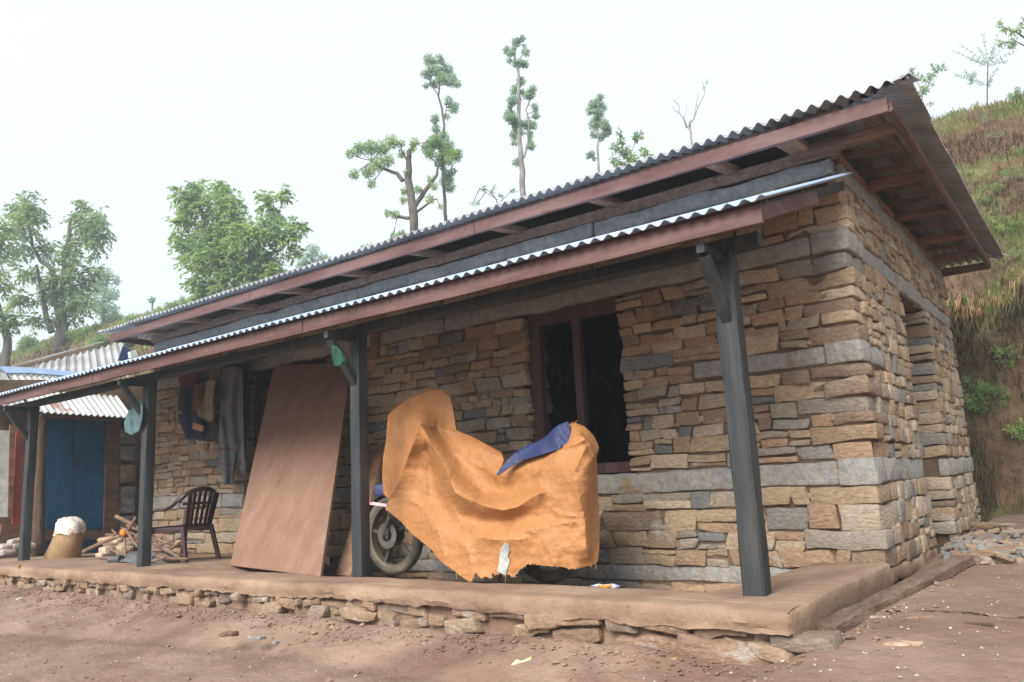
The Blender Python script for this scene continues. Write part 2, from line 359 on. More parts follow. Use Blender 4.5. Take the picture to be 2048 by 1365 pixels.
def zlevels(lo,hi,hmin,hmax):
    z=[lo]
    while z[-1]<hi-hmin*1.3: z.append(z[-1]+R.uniform(hmin,hmax))
    k=(hi-lo)/(z[-1]-lo) if z[-1]>hi or hi-z[-1]<hmin else None
    if k: z=[lo+(a-lo)*k for a in z]
    else: z.append(hi)
    return z
ZS=[-.34,.63,.85,1.66,1.86,2.66,2.86,3.36]
courses=[]
for a,b in ((-.34,-.20),(-.20,-.06),(-.06,.63),(.85,1.66),(1.66,1.86),(1.86,2.66),(2.86,3.36)):
    if b-a<.25: courses.append((a,b)); continue
    z=zlevels(a,b,.095,.185) if b<1.7 and b-a<1 else zlevels(a,b,.085,.165); courses+=list(zip(z[:-1],z[1:]))
def run(wall,u0,u1,z0,z1,ax,depth0,wmin=1.2,wmax=3.5,edge0=False,edge1=False,dark=1):
    """fill a strip u0..u1 of one course. ax 0: front wall (u=x, face y=0), ax 1: side wall (u=y, face x=0)"""
    h=z1-z0; u=u0; g=.004
    while u<u1-.02:
        w=h*R.uniform(wmin,wmax)*(1.0 if ax==0 else .72); w=max(.1,min(w,.78))
        if R.random()<.12: w*=.5
        if u1-(u+w)<.12: w=u1-u
        first=u==u0; last=abs(u+w-u1)<1e-6
        dep=depth0; 
        if (first and edge0) or (last and edge1): dep=.44
        a,b=u+g,u+w-g
        if first and edge0: a-=R.uniform(-.015,.045)
        if last and edge1: b+=R.uniform(-.015,.045)
        wav=.014*math.sin(u*1.9+z0*7)+.012*math.sin(u*.8+z0*3)
        if z0 in (-.06,.85,1.86,2.86): wav=0
        parts=[(z0,z1)]
        if h>.12 and R.random()<.25: zz=z0+h*R.uniform(.35,.65); parts=[(z0,zz),(zz,z1)]
        for (c,d) in parts:
            p=R.uniform(.002,.03); tl=R.uniform(-.04,.04); sl=R.uniform(-.38,.38)
            if b-a>.4: tl*=.4
            kw=dict(cell=.085,r=R.uniform(.007,.018),amp=R.uniform(.007,.014),freq=9,slant=sl,tilt=tl)
            zc,zd=c+.002+wav*.6,d-.003+wav*.6
            if R.random()<.3: zd-=R.uniform(.006,.02)
            if ax==0: stone(wall,a,b,-p,dep,zc,zd,**kw)
            else:
                kw['slant']=0; kw['tilt']=0
                V=(wall,-dep,p,a,b,zc,zd); stone(*V,**kw)
        if R.random()<.34:   # chink stone
            ck=R.uniform(.03,.06); kw=dict(cell=.08,r=.01,amp=.006,freq=9)
            cz=z0+R.uniform(.0,.5)*h
            if ax==0: stone(wall,b-.01,b+ck,-R.uniform(0,.02),.06,cz,cz+R.uniform(.03,.07),**kw)
            else: stone(wall,-.06,R.uniform(0,.02),b-.01,b+ck,cz,cz+R.uniform(.03,.07),**kw)
        u+=w
def segs(lo,hi,z0,z1,opens):
    s=[(lo,hi,False,False)]
    for a,b,c,d in opens:
        if z1>c+.03 and z0<d-.03:
            n=[]
            for (p,q,e0,e1) in s:
                if b<=p or a>=q: n.append((p,q,e0,e1)); continue
                if a>p: n.append((p,a,e0,True))
                if b<q: n.append((b,q,True,e1))
            s=n
    return s
XL,DEP=-11.68,5.70
fw_=empty('front_wall',(-5.7,.2,-.3),None,None); sw_=empty('side_wall',(-.2,2.8,-.3),None,None)
for o in (fw_,sw_):
    o.parent=house; o.location=Vector((LOCS[o.name]-LOCS[house.name])*S)
for i,(z0,z1) in enumerate(courses):
    band=(z0==1.66)
    # quoin: alternate long / short returns
    lx,ly=(R.uniform(.42,.75),R.uniform(.2,.32)) if i%2 else (R.uniform(.22,.34),R.uniform(.4,.62))
    if z0<-.07: continue
    if not band:
        o1,o2=R.uniform(-.01,.045),R.uniform(-.01,.05)
        stone('side_wall',-lx,o1,-o2,ly,z0+.006,z1-.003,cell=.085,r=R.uniform(.010,.022),amp=.012,freq=8)
    x1=-lx if not band else -1.55
    for (a,b,e0,e1) in segs(XL,x1,z0,z1,OPEN_F): 
        if band:
            zz=(z0+z1)/2; run('front_wall',a,b,z0,zz,0,.12,edge0=e0,edge1=e1 and b!=x1); run('front_wall',a,b,zz,z1,0,.12,edge0=e0,edge1=e1 and b!=x1)
        else: run('front_wall',a,b,z0,z1,0,.12,edge0=e0,edge1=e1)
    for (a,b,e0,e1) in segs(ly if not band else .95,DEP,z0,z1,OPEN_S): run('side_wall',a,b,z0,z1,1,.12,edge0=e0,edge1=e1)
# the courses below veranda level, seen over the rim
for z0,z1 in ((-.36,-.22),(-.07,.0)):
    if z0<-.1: run('front_wall',-6.8,-.75,z0,z1,0,.12)
# --- wall bodies
def slab(name,parent,boxes,mat,label=None):
    m=MB()
    for b in boxes: m.box(*b)
    return m.build(name,mat,parent,label)
I=.022
def wall_body():
    xs=[XL,-8.92,-6.96,-3.60,-2.25,-I]
    bx=[(XL,-8.92,I,.45,-.4,3.36),(-8.92,-6.96,I,.45,2.68,3.36),(-6.96,-3.60,I,.45,-.4,3.36),(-3.60,-2.25,I,.45,-.4,.80),(-3.60,-2.25,I,.45,2.74,3.36),(-2.25,-I,I,.45,-.4,3.36)]
    slab('mortar_core',fw_,bx,MT['mudjoint'])
    bx=[(-.45,-I,.4501,2.06,-.4,3.36),(-.45,-I,2.06,3.68,2.70,3.36),(-.45,-I,3.68,DEP,-.4,3.36)]
    slab('mortar_core',sw_,bx,MT['mudjoint'])
    slab('back_wall',house,[(XL+.45,-.4502,DEP-.45,DEP-.002,-.4,3.5)],MT['mudjoint'])
    slab('left_wall',house,[(XL,XL+.45,.4502,DEP-.002,-.4,3.36)],MT['mudjoint'])
    slab('inner_floor',house,[(XL+.45,-.46,.452,DEP-.452,-.35,-.2)],MT['mud'])
    slab('inner_ceiling',house,[(XL+.45,-.46,.452,DEP-.452,3.0,3.04)],MT['plank'])
    slab('partition_wall',house,[(-5.3,-5.0,.455,DEP-.455,-.19,2.99)],MT['mudjoint'])
wall_body()
# left end courses (plain, hardly seen)
# --- cement bands, in cast lengths
def band(parent,u0,u1,z0,z1,ax,mat,name='cement_band',pr=(.008,.018),seglen=(2.4,4.2),dep=.1,e=.0,amp=.010,gap=.004):
    u=u0
    while u<u1-.01:
        w=R.uniform(*seglen)
        if u1-(u+w)<.4: w=u1-u
        p=R.uniform(*pr); kw=dict(cell=.075,r=.028,amp=amp,freq=7,seed=R.randint(0,90))
        V,F=rough(u+gap,u+w-gap,-p,dep,z0+R.uniform(0,.015),z1-R.uniform(0,.01),**kw) if ax==0 else rough(-dep,p,u+gap,u+w-gap,z0+R.uniform(0,.015),z1-R.uniform(0,.01),**kw)
        MB().add(V,F).build(name,mat,parent); u+=w
band(fw_,XL,-8.94,.63,.85,0,MT['concrete'],seglen=(.5,1.1)); band(fw_,-6.95,-.30,.63,.84,0,MT['concrete'])
band(fw_,-6.8,-.3,-.22,-.06,0,MT['concrete'],pr=(.0,.015))
band(fw_,-1.54,-.3,1.68,1.86,0,MT['concrete'])
band(fw_,XL,-.3,2.67,2.86,0,MT['concrete']); band(fw_,XL,-.02,3.36,3.54,0,MT['darkband'],pr=(.01,.03))
band(sw_,.34,2.10,.63,.85,1,MT['concrete']); band(sw_,3.64,DEP,.63,.84,1,MT['concrete'])
band(sw_,.34,.94,1.68,1.86,1,MT['concrete'],seglen=(.6,.6)); band(sw_,.34,DEP,2.67,2.86,1,MT['concrete'])
band(sw_,.16,DEP,3.36,3.54,1,MT['darkband'],pr=(.01,.03)); band(sw_,.02,2.10,-.20,-.065,1,MT['mud'],pr=(.01,.03),amp=.02); band(sw_,3.64,DEP,-.20,-.065,1,MT['mud'],pr=(.0,.03))
for z0,z1,p in ((.63,.85,.035),(1.67,1.86,.03),(2.67,2.86,.03)):
    p=.018; V,F=rough(-.298,p,-p,.338,z0,z1,cell=.08,r=.022,amp=.010,freq=5,seed=int(z0*9)); MB().add(V,F).build('cement_band',MT['concrete'],sw_)
# --- plinth under the veranda edge: stones and mud lip
pl=empty('veranda_base',(-5,-2.3,-.3),None,None); pl.parent=house; pl.location=Vector((LOCS[pl.name]-LOCS[house.name])*S)
def plinth_stones():
    for row,(zt,zb,g0) in enumerate(((-.115,-.20,.95),(-.195,-.30,.72))):
        u=-12.35
        while u<-.12:
            w=R.uniform(.07,.30)*(1.3 if u>-4 else 1); t=tint(); t=tuple(.38*a+.62*b for a,b in zip(t,(.20,.13,.09)))
            if R.random()<g0: stone('veranda_base',u+.006,u+w-.006,-2.455-R.uniform(-.02,.045),-2.28,zb+R.uniform(-.02,.03),zt+R.uniform(-.012,.008),cell=.07,r=.018,amp=.018,freq=8,slant=R.uniform(-.5,.5),tilt=R.uniform(-.12,.12),tint=t)
            u+=w
    for a,b in ((-1.15,-.72),(-.70,-.03)): stone('veranda_base',a,b,-2.50,-2.2,-.33,-.19,cell=.07,r=.025,amp=.024,freq=7,tint=(.26,.17,.12))
plinth_stones()
slab('earth_core',pl,[(-12.4,-.1,-2.40,-2.0,-.6,-.1)],MT['ground'])
def fl(x,y):
    x=np.asarray(x,float); y=np.asarray(y,float)
    dip=np.interp(y,[-1.95,-1.86,-1.3,-.3,0],[0,-.045,-.11,-.26,-.30])
    m1=np.clip((-x-.55)/.5,0,1)*np.clip((x+7.3)/.6,0,1); m1=m1*m1*(3-2*m1)
    dl=np.interp(y,[-1.9,0],[0,-.06])
    return dip*m1+dl*(1-m1)*np.clip((-x-3)/2,0,1)+fb2(x,y,1.5,3,31)*.012+fb2(x,y,6,2,32)*.004
def lip():
    # profile swept along the front and round the corner
    xs=np.arange(-12.4,.001,.03); V=[];F=[]
    front=[]
    for x in xs: front.append((x,-2.51+.02*float(fb2(np.array(x),np.array(1.),1.3,3,40)),0,-1))
    cornr=[(.01,-2.49,.7,-.7)]
    side=[(.02+.012*float(fb2(np.array(y),np.array(2.),1.5,3,41)),y,1,0) for y in np.arange(-2.42,.01,.06)]
    path=front+cornr+side
    for i,(x,y,nx,ny) in enumerate(path):
        a=np.array([x,y]); n=np.array([nx,ny]); bot=-.128+.016*float(fb2(np.array(x*1.),np.array(y*1.),3.2,3,42)); 
        if ny>-.5: bot=-.2
        top=0.
        w=lambda s:.012*float(fb2(np.array(x*1.+s),np.array(y*1.),4,2,43))
        f_=.012*float(vn(np.array([x*14.,y*14.,.5]),4))+.010*float(vn(np.array([x*31.,y*31.,.5]),5)); bot+=f_
        prof=[(.36,-.04),(.30,-.006),(.13,.004),(.07,top+.001),(.014,top-.007),(.003,top-.02),(w(0),top-.07),(.004+w(3),bot+.03),(.012+w(5),bot),(.10,bot+.005),(.2,bot+.03)]
        for d,z in prof: X_=a[0]-n[0]*d; Y_=a[1]-n[1]*d; V.append((X_,Y_,z+(float(fl(np.array(min(X_,-.01)),np.array(Y_))) if z>-.1 else 0)))
    k=11
    for i in range(len(path)-1):
        for q in range(k-1): F.append((i*k+q,i*k+q+1,(i+1)*k+q+1,(i+1)*k+q))
    mb=MB(); mb.add(V,F).build('mud_lip',MT['mud'],pl,smooth=50)
    X=np.arange(-12.4,-.0,.08); X=np.append(X,-.04); Y=np.append(np.arange(-2.40,0,.08),.02)
    XX,YY=np.meshgrid(X,Y,indexing='ij'); Z=fl(XX,YY)+.002; Z[:,0]-=.03; Z[-1,:]-=.03; V=np.stack([XX,YY,Z],-1).reshape(-1,3); i=np.arange(len(X)-1)[:,None]*len(Y)+np.arange(len(Y)-1)[None]
    mesh_obj('floor',V,np.stack([i,i+len(Y),i+len(Y)+1,i+1],-1).reshape(-1,4),MT['mud'],pl,smooth=180)
lip()
# --- place stones: the 300 that show largest are parts, the rest one mass per wall
STONES.sort(key=lambda s:-s[0])
PAR={'front_wall':fw_,'side_wall':sw_,'veranda_base':pl}
for a,w,V,F,t in STONES[:300]:
    mb=MB(); mb.add(V,F,t); mb.build('stone',MT['stone'],PAR[w],smooth=38)
for w in PAR:
    mb=MB()
    for a,ww,V,F,t in STONES[300:]:
        if ww==w: mb.add(V,F,t)
    if mb.v: mb.build('small_stones',MT['stone'],PAR[w],kind='stuff',smooth=38)
# --- posts
for k,x in enumerate((-.365,-4.12,-8.03,-11.47)):
    m=MB(); m.beam((x,-1.98,-.01),(x+(.0 if k else -.0),-1.98,2.29),.145 if k==0 else .125,.145 if k==0 else .125,up=(0,1,0),n=8,jit=.004,ch=.08)
    p=m.build('post',MT['blackwood'],house)
    MB().beam((x,-1.90,2.245),(x,-2.385,2.245),.055,.07,n=2,jit=.003).build('bracket_arm',MT['blackwood'],p)
    MB().beam((x,-2.00,1.78),(x,-2.33,2.20),.07,.075,up=(1,0,0),n=2,jit=.003).build('brace',MT['blackwood'],p)
MB().beam((-12.3,-1.98,2.335),(-.1,-1.98,2.335),.12,.09,n=30,jit=.005).build('post_beam',MT['blackwood'],house)
# --- porch roof
def corr(P0,P1,Q0,Q1,pitch,amp,nrm,sub=6,phase=0):
    """corrugated sheet: P0-P1 lower edge, Q0-Q1 upper edge"""
    P0,P1,Q0,Q1=[np.array(v,float) for v in (P0,P1,Q0,Q1)]; L=np.linalg.norm(P1-P0); n=max(6,int(L/pitch*sub)); V=[];F=[]
    for i in range(n+1):
        t=i/n; o=np.array(nrm)*amp*math.cos(2*math.pi*(t*L/pitch+phase))
        V.append(P0+(P1-P0)*t+o); V.append(Q0+(Q1-Q0)*t+o)
    m=len(V)
    V=V+[v-np.array(nrm)*.006 for v in V]
    for i in range(n):
        a=2*i; F.append((a,a+2,a+3,a+1)); F.append((m+a,m+a+1,m+a+3,m+a+2)); F.append((a,m+a,m+a+2,a+2)); F.append((a+1,a+3,m+a+3,m+a+1))
    F.append((0,1,m+1,m)); F.append((2*n,m+2*n,m+2*n+1,2*n+1))
    return V,F
porch=empty('porch_roof',(-6,-1.3,2.5),None,None); porch.parent=house; porch.location=Vector((LOCS[porch.name]-LOCS[house.name])*S)
YE,ZE,ZW=-2.51,2.437,3.345; sl_=(ZW-ZE)/(-YE); nn=np.array([0,-sl_,1.])/math.hypot(1,sl_)
PITCH=.108
x=.135
while x>-12.2:
    w=PITCH*9; xa=max(x-w-.05,-12.42); dz=R.uniform(-.003,.003)
    V,F=corr((xa,YE+R.uniform(-.01,.01),ZE+dz),(x,YE+R.uniform(-.01,.01),ZE+dz),(xa,-.03,ZW-.01+dz),(x,-.03,ZW-.01+dz),PITCH,.016,nn,phase=(xa/PITCH)%1)
    MB().add(V,F).build('roof_sheet',MT['skygalv'],porch,smooth=60); x-=w
for a,b in ((-12.4,-8.6),(-8.59,-4.4),(-4.39,.075)):
    MB().beam((a,-2.42,2.358),(b,-2.42,2.358),.035,.122,n=12,jit=.0025,ch=.06).build('fascia_board',MT['redpaint'],porch)
for i in range(13):
    xx=.03-i*1.015
    MB().beam((xx,-2.39,2.40),(xx,-.06,3.225),.06,.08,n=3,jit=.003).build('rafter',MT['rawwood'] if i else MT['blackwood'],porch)
for yy in (-2.25,-1.4,-.6): MB().beam((-12.35,yy,ZE+(yy-YE)*sl_-.055),(.06,yy,ZE+(yy-YE)*sl_-.055),.05,.04,n=12,jit=.003).build('batten',MT['rawwood'],porch)
MB().beam((.045,-2.39,2.375),(.045,-1.0,2.865),.03,.10,n=3,jit=.002).build('end_board',MT['redpaint'],porch)
# --- main hip roof
roof=empty('main_roof',(-5.7,2.8,3.6),None,None); roof.parent=house; roof.location=Vector((LOCS[roof.name]-LOCS[house.name])*S)
X0,X1,Y0,Y1=-12.16,.76,-.72,6.2; ZEA=3.735; TP=.30; RW=(Y1-Y0)/2
def slope_sheet(o,u,v,a,b,top,pitch=.115,amp=.025,name='roof_sheet'):
    """columns from u=a..b rising along v by top(u)"""
    o,u,v=map(lambda q:np.array(q,float),(o,u,v)); n=max(4,int((b-a)/pitch*6)); V=[];F=[]; nrm=np.array([0,0,1.])
    for i in range(n+1):
        t=a+(b-a)*i/n; L=max(.02,top(t)); dz=amp*math.cos(2*math.pi*t/pitch)
        for s in (0,min(.4,L*.5),L): V.append(o+u*t+v*s+nrm*(TP*s+dz))
    m=len(V); V=V+[q-nrm*.006 for q in V]
    for i in range(n):
        for k in range(2):
            c=3*i+k; F.append((c,c+3,c+4,c+1)); F.append((m+c,m+c+1,m+c+4,m+c+3))
        c=3*i; F.append((c,m+c,m+c+3,c+3))
    MB().add(V,F).build(name,MT['galv'],roof,smooth=60)
LX=X1-X0; LY=Y1-Y0
t=0.
while t<LX-.01:
    e=min(t+.92,LX); j=R.uniform(-.015,.015)
    slope_sheet((X0,Y0+j,ZEA+R.uniform(-.004,.004)),(1,0,0),(0,1,0),t,min(e+.05,LX),lambda u:min(u,LX-u,RW)); 
    slope_sheet((X0,Y1,ZEA),(1,0,0),(0,-1,0),t,e,lambda u:min(u,LX-u,RW)); t=e
t=0.
while t<LY-.01:
    e=min(t+.92,LY)
    slope_sheet((X1+R.uniform(-.01,.01),Y0,ZEA),(0,1,0),(-1,0,0),t,min(e+.05,LY),lambda u:min(u,LY-u,RW),pitch=.085,amp=.012)
    slope_sheet((X0,Y0,ZEA),(0,1,0),(1,0,0),t,e,lambda u:min(u,LY-u,RW),pitch=.085,amp=.012); t=e
for cx,sx in ((X1,-1),(X0,1)):
    for cy,sy in ((Y0,1),(Y1,-1)):
        p=np.array([cx-sx*.01,cy-sy*.01,ZEA-.01]); q=np.array([cx+sx*RW,cy+sy*RW,ZEA+TP*RW+.03])
        a=np.array([-sx*sy*.7,.7,0])*.085; 
        if sx*sy<0: a=np.array([.7,.7,0])*.085
        else: a=np.array([-.7,.7,0])*.085
        V=[p-a-(0,0,.02),p+(0,0,.035),p+a-(0,0,.02),q-a-(0,0,.02),q+(0,0,.035),q+a-(0,0,.02)]; V+= [v-np.array((0,0,.008)) for v in V]
        MB().add(V,[(0,1,4,3),(1,2,5,4),(6,9,10,7),(7,10,11,8),(0,6,7,1),(1,7,8,2)]).build('hip_cap',MT['galv'],roof,smooth=60)
FX,FY=.576,-.614
for a,b in ((-12.0,-7.9),(-7.89,-3.7),(-3.69,FX)): MB().beam((a,FY,3.602),(b,FY,3.602),.045,.125,n=10,jit=.003,ch=.06).build('fascia_board',MT['redpaint'],roof)
MB().beam((FX-.002,FY+.03,3.60),(FX-.002,6.02,3.60),.06,.10,n=12,jit=.006,ch=.2).build('rake_board',MT['redpaint'],roof)
MB().beam((-11.98,FY+.03,3.60),(-11.98,6.02,3.60),.06,.10,n=6,jit=.006).build('rake_board',MT['redpaint'],roof)
MB().beam((-12,6.04,3.60),(FX,6.04,3.60),.04,.11,n=6,jit=.004).build('fascia_board',MT['redpaint'],roof)
# wall plates
MB().beam((XL,.03,3.60),(.04,.03,3.60),.15,.115,n=20,jit=.006).build('wall_plate',MT['plank'],roof)
MB().beam((-.06,.18,3.595),(-.06,DEP,3.595),.12,.10,n=10,jit=.008).build('wall_plate',MT['rawwood_y'],roof)
for x in np.arange(-11.2,-.3,1.28):
    MB().beam((x,-.59,3.60),(x+.05,.5,3.72),.11,.08,n=2,jit=.006).build('rafter_end',MT['rawwood_y'],roof)
V=MB(); V.beam((-.28,-.57,3.60),(-.20,.5,3.68),.17,.07,n=2,jit=.006).build('rafter_end',MT['rawwood_y'],roof)
for k,y in enumerate((-.12,1.22,2.55,3.85,5.02,5.95)):
    MB().beam((-.35,y,3.61),(FX-.03,y+R.uniform(-.03,.03),3.585),.12,.10,n=5,jit=.011,ch=.25).build('rafter_end',MT['rawwood'],roof)
for x in (.34,-.02,-.5): MB().beam((x,-.25+max(0,-x),ZEA+TP*(X1-x)-.06),(x,5.6-max(0,-x),ZEA+TP*(X1-x)-.06),.15 if x>0 else .09,.03,n=10,jit=.006).build('purlin',MT['plank'],roof)
for k,y in enumerate(np.arange(.5,5.8,.62)):
    MB().beam((-.9,y+R.uniform(-.1,.1),3.66+.16),(.42,y+R.uniform(-.1,.1),3.66),.055,.05,n=3,jit=.005).build('batten',MT['rawwood'],roof)
for y in (-.35,): MB().beam((-11.6,y,ZEA+TP*(y-Y0)-.05),(.15,y,ZEA+TP*(y-Y0)-.05),.10,.03,n=14,jit=.004).build('purlin',MT['plank'],roof)
# --- window
wn=MB(); wn.box(-3.53,-2.32,.05,.15,2.52,2.70); wn=wn.build('window_frame',MT['frame'],house,smooth=None)
MB().beam((-3.455,.10,.86),(-3.455,.10,2.52),.15,.10,up=(0,1,0),n=1).build('jamb',MT['frame'],wn)
MB().beam((-2.31,.20,.86),(-2.31,.20,2.52),.05,.09,up=(0,1,0),n=1).build('jamb',MT['frame'],wn)
MB().beam((-2.89,.10,.95),(-2.89,.10,2.52),.09,.11,up=(0,1,0),n=1).build('mullion',MT['frame'],wn)
MB().box(-3.52,-2.31,.10,.38,.845,.95).build('sill',MT['frame'],wn,smooth=None)
# --- door behind the plywood sheet
df=MB(); df.box(-8.86,-7.0,.16,.28,2.50,2.63); df=df.build('door_frame',MT['frame'],house,smooth=None)
MB().box(-8.86,-8.74,.14,.27,-.2,2.50).build('jamb',MT['frame'],df,smooth=None)
MB().box(-7.12,-7.01,.14,.27,-.2,2.50).build('jamb',MT['frame'],df,smooth=None)
# --- side doorway lintel soffit
MB().box(-.44,-.03,2.05,3.68,2.665,2.695).build('lintel_board',MT['rawwood'],sw_,smooth=None)
MB().box(-.60,-.455,2.0,3.7,-.34,-.05).build('threshold',MT['mud'],sw_,smooth=None)
slab('inner_partition',house,[(-1.6,-1.5,.46,DEP-.46,-.19,2.99)],MT['mudjoint'])
# orange brick piece set high behind the second post
c=onp(752,685,1,-.02); V,F=rough(c[0]-.07,c[0]+.07,-.07,.03,c[2]-.22,c[2]+.2,cell=.12,r=.01,amp=.004); MB().add(V,F).build('wooden_peg',MT['rawwood_y'],fw_)
# ------------------------------------------------------------------ plywood and planks leaning on the wall
def panel(name,c,th,mat,label,cat,parent=None,n=(8,14),amp=.006,group=None):
    """thin board through four corners tl,tr,br,bl with thickness, slightly warped"""
    tl,tr,br,bl=[np.array(v,float) for v in c]; nr=np.cross(tr-tl,bl-tl); nr/=np.linalg.norm(nr); V=[];F=[]; a,b=n
    for s in (0,1):
        for i in range(a+1):
            for j in range(b+1):
                u,v=i/a,j/b; p=(tl*(1-u)+tr*u)*(1-v)+(bl*(1-u)+br*u)*v
                V.append(p+nr*(s*th+amp*math.sin(u*3.1)*math.cos(v*4)+amp*math.sin(v*2.5)))
    k=(a+1)*(b+1); q=lambda s,i,j:s*k+i*(b+1)+j
    for i in range(a):
        for j in range(b):
            F.append((q(0,i,j),q(0,i,j+1),q(0,i+1,j+1),q(0,i+1,j))); F.append((q(1,i,j),q(1,i+1,j),q(1,i+1,j+1),q(1,i,j+1)))
    for i in range(a): F.append((q(0,i,0),q(0,i+1,0),q(1,i+1,0),q(1,i,0))); F.append((q(0,i,b),q(1,i,b),q(1,i+1,b),q(0,i+1,b)))
    for j in range(b): F.append((q(0,0,j),q(1,0,j),q(1,0,j+1),q(0,0,j+1))); F.append((q(0,a,j),q(0,a,j+1),q(1,a,j+1),q(1,a,j)))
    return MB().add(V,F).build(name,mat,parent,label,cat,group,smooth=30)
panel('plywood_sheet',(onp(548,731,1,-.10),onp(702,725,1,-.10),onp(640,1153,1,-1.70),onp(460,1131,1,-1.42)),.03,MT['ply'],'large reddish plywood sheet leaning across the doorway beside the second post','plywood sheet')
panel('leaning_board',(onp(748,905,1,-.10),onp(772,880,1,-.10),onp(700,1152,1,-1.3),onp(670,1150,1,-1.3)),.04,MT['rawwood_y'],'narrow pale board leaning on the wall behind the second post','board',n=(3,8))
# ------------------------------------------------------------------ motorcycle (under the tarp)
YM=-1.28; YB_=-1.02; HF=onp(788,1068,1,YB_); HR=onp(1094,1086,1,YB_); HF[2]=.305; HR[2]=.29
mc=empty('motorcycle',(-3.4,YB_,-.1),'dark motorcycle parked on the veranda, only its wheels showing under an orange tarp','motorcycle')
def wheel(c,nm):
    w=MB(); w.ring(c,(0,1,0),.375,[(-.028,-.045),(.0,-.055),(.03,-.04),(.042,0),(.03,.04),(0,.055),(-.028,.045)],n=40).build('tyre',MT['rubber'],w_:=wheelroot(c),smooth=60)
    MB().ring(c,(0,1,0),.335,[(-.022,-.035),(.012,-.045),(.012,.045),(-.022,.035)],n=36).build('rim',MT['rim'],w_,smooth=40)
    s=MB()
    for k in range(5):
        a=k*2*math.pi/5+.5; d=np.array([math.cos(a),0,math.sin(a)]); s.beam(c+d*.05,c+d*.32,.045,.03,up=(0,1,0))
    s.ring(c,(0,1,0),.06,[(-.055,-.07),(.03,-.07),(.03,.07),(-.055,.07)],n=16)
    s.build('spokes',MT['darkmetal'],w_)
def wheelroot(c):
    return MB().ring(c,(0,1,0),.02,[(-.012,-.11),(.012,-.11),(.012,.11),(-.012,.11)],n=10).build('wheel',MT['alloy'],mc)
wheel(HF,0); wheel(HR,1)
f=MB()
for s in (-1,1):
    f.tube([HF+(0,s*.10,0),HF+(.12,s*.10,.45),HF+(.22,s*.10,.85)],[.035,.03,.025],n=8)
f.build('fork',MT['darkmetal'],mc)
MB().ring(HF,(0,1,0),.44,[(-.008,-.08),(.008,-.08),(.02,0),(.008,.08),(-.008,.08)],n=14,a0=-2.7,a1=-.7).build('front_mudguard',MT['darkmetal'],mc,smooth=60)
MB().beam(HF+(-.06,-.09,-.01),HF+(.10,-.13,.20),.07,.05,n=2,jit=.005).build('brake_caliper',MT['alloy'],mc)
MB().ring(HF+(0,-.10,0),(0,1,0),.12,[(-.05,-.004),(.02,-.004),(.02,.004),(-.05,.004)],n=24).build('brake_disc',MT['alloy'],mc,smooth=None)
MB().tube([HF+(.25,0,.85),HF+(.5,0,.55),HF+(.75,0,.15),HF+(1.2,0,.15),HF+(1.35,0,.6),HF+(.3,0,.75)],.035,n=8).build('frame',MT['darkmetal'],mc)
e=MB(); V,F=rough(-4.0,-3.4,YB_-.17,YB_+.17,.12,.55,cell=.12,r=.06,amp=.01); e.add(V,F); 
for k in range(5): e.box(-3.9,-3.65,YB_-.19,YB_+.19,.50+k*.035,.512+k*.035)
e.build('engine',MT['darkmetal'],mc)
V,F=rough(-3.95,-3.3,YB_-.16,YB_+.16,.72,1.02,cell=.1,r=.1,amp=.005); MB().add(V,F).build('fuel_tank',MT['darkmetal'],mc,smooth=80)
V,F=rough(-3.3,-2.35,YB_-.14,YB_+.14,.80,.92,cell=.1,r=.05,amp=.005); MB().add(V,F).build('seat',MT['rubber'],mc,smooth=80)
MB().tube([HF+(.24,-.30,1.02),HF+(.2,-.18,1.08),HF+(.22,0,.98),HF+(.2,.25,1.08),HF+(.24,.42,1.02)],.022,n=8).build('handlebar',MT['darkmetal'],mc)
MB().tube([HR+(-.0,-.12,0),HR+(-.75,-.12,.06)],[.035,.03],n=8).build('swing_arm',MT['alloy'],mc)
MB().tube([HR+(.35,-.18,.08),HR+(-.4,-.18,-.02),HR+(-.9,-.16,-.1),HR+(-1.2,-.1,.1)],[.055,.055,.04,.03],n=10).build('exhaust_pipe',MT['alloy'],mc,smooth=60)
pl_=MB(); pl_.beam(onp(742,1007,1,-1.42),onp(778,1012,1,-1.42),.05,.03); pl_.build('number_plate',cloth('plate',(.6,.58,.6),(.45,.12,.14),30),mc)
V,F=rough(-4.62,-4.46,-1.36,-1.22,.72,.86,cell=.06,r=.03,amp=.02); MB().add(V,F).build('blue_wrap',MT['bluetarp'],mc)
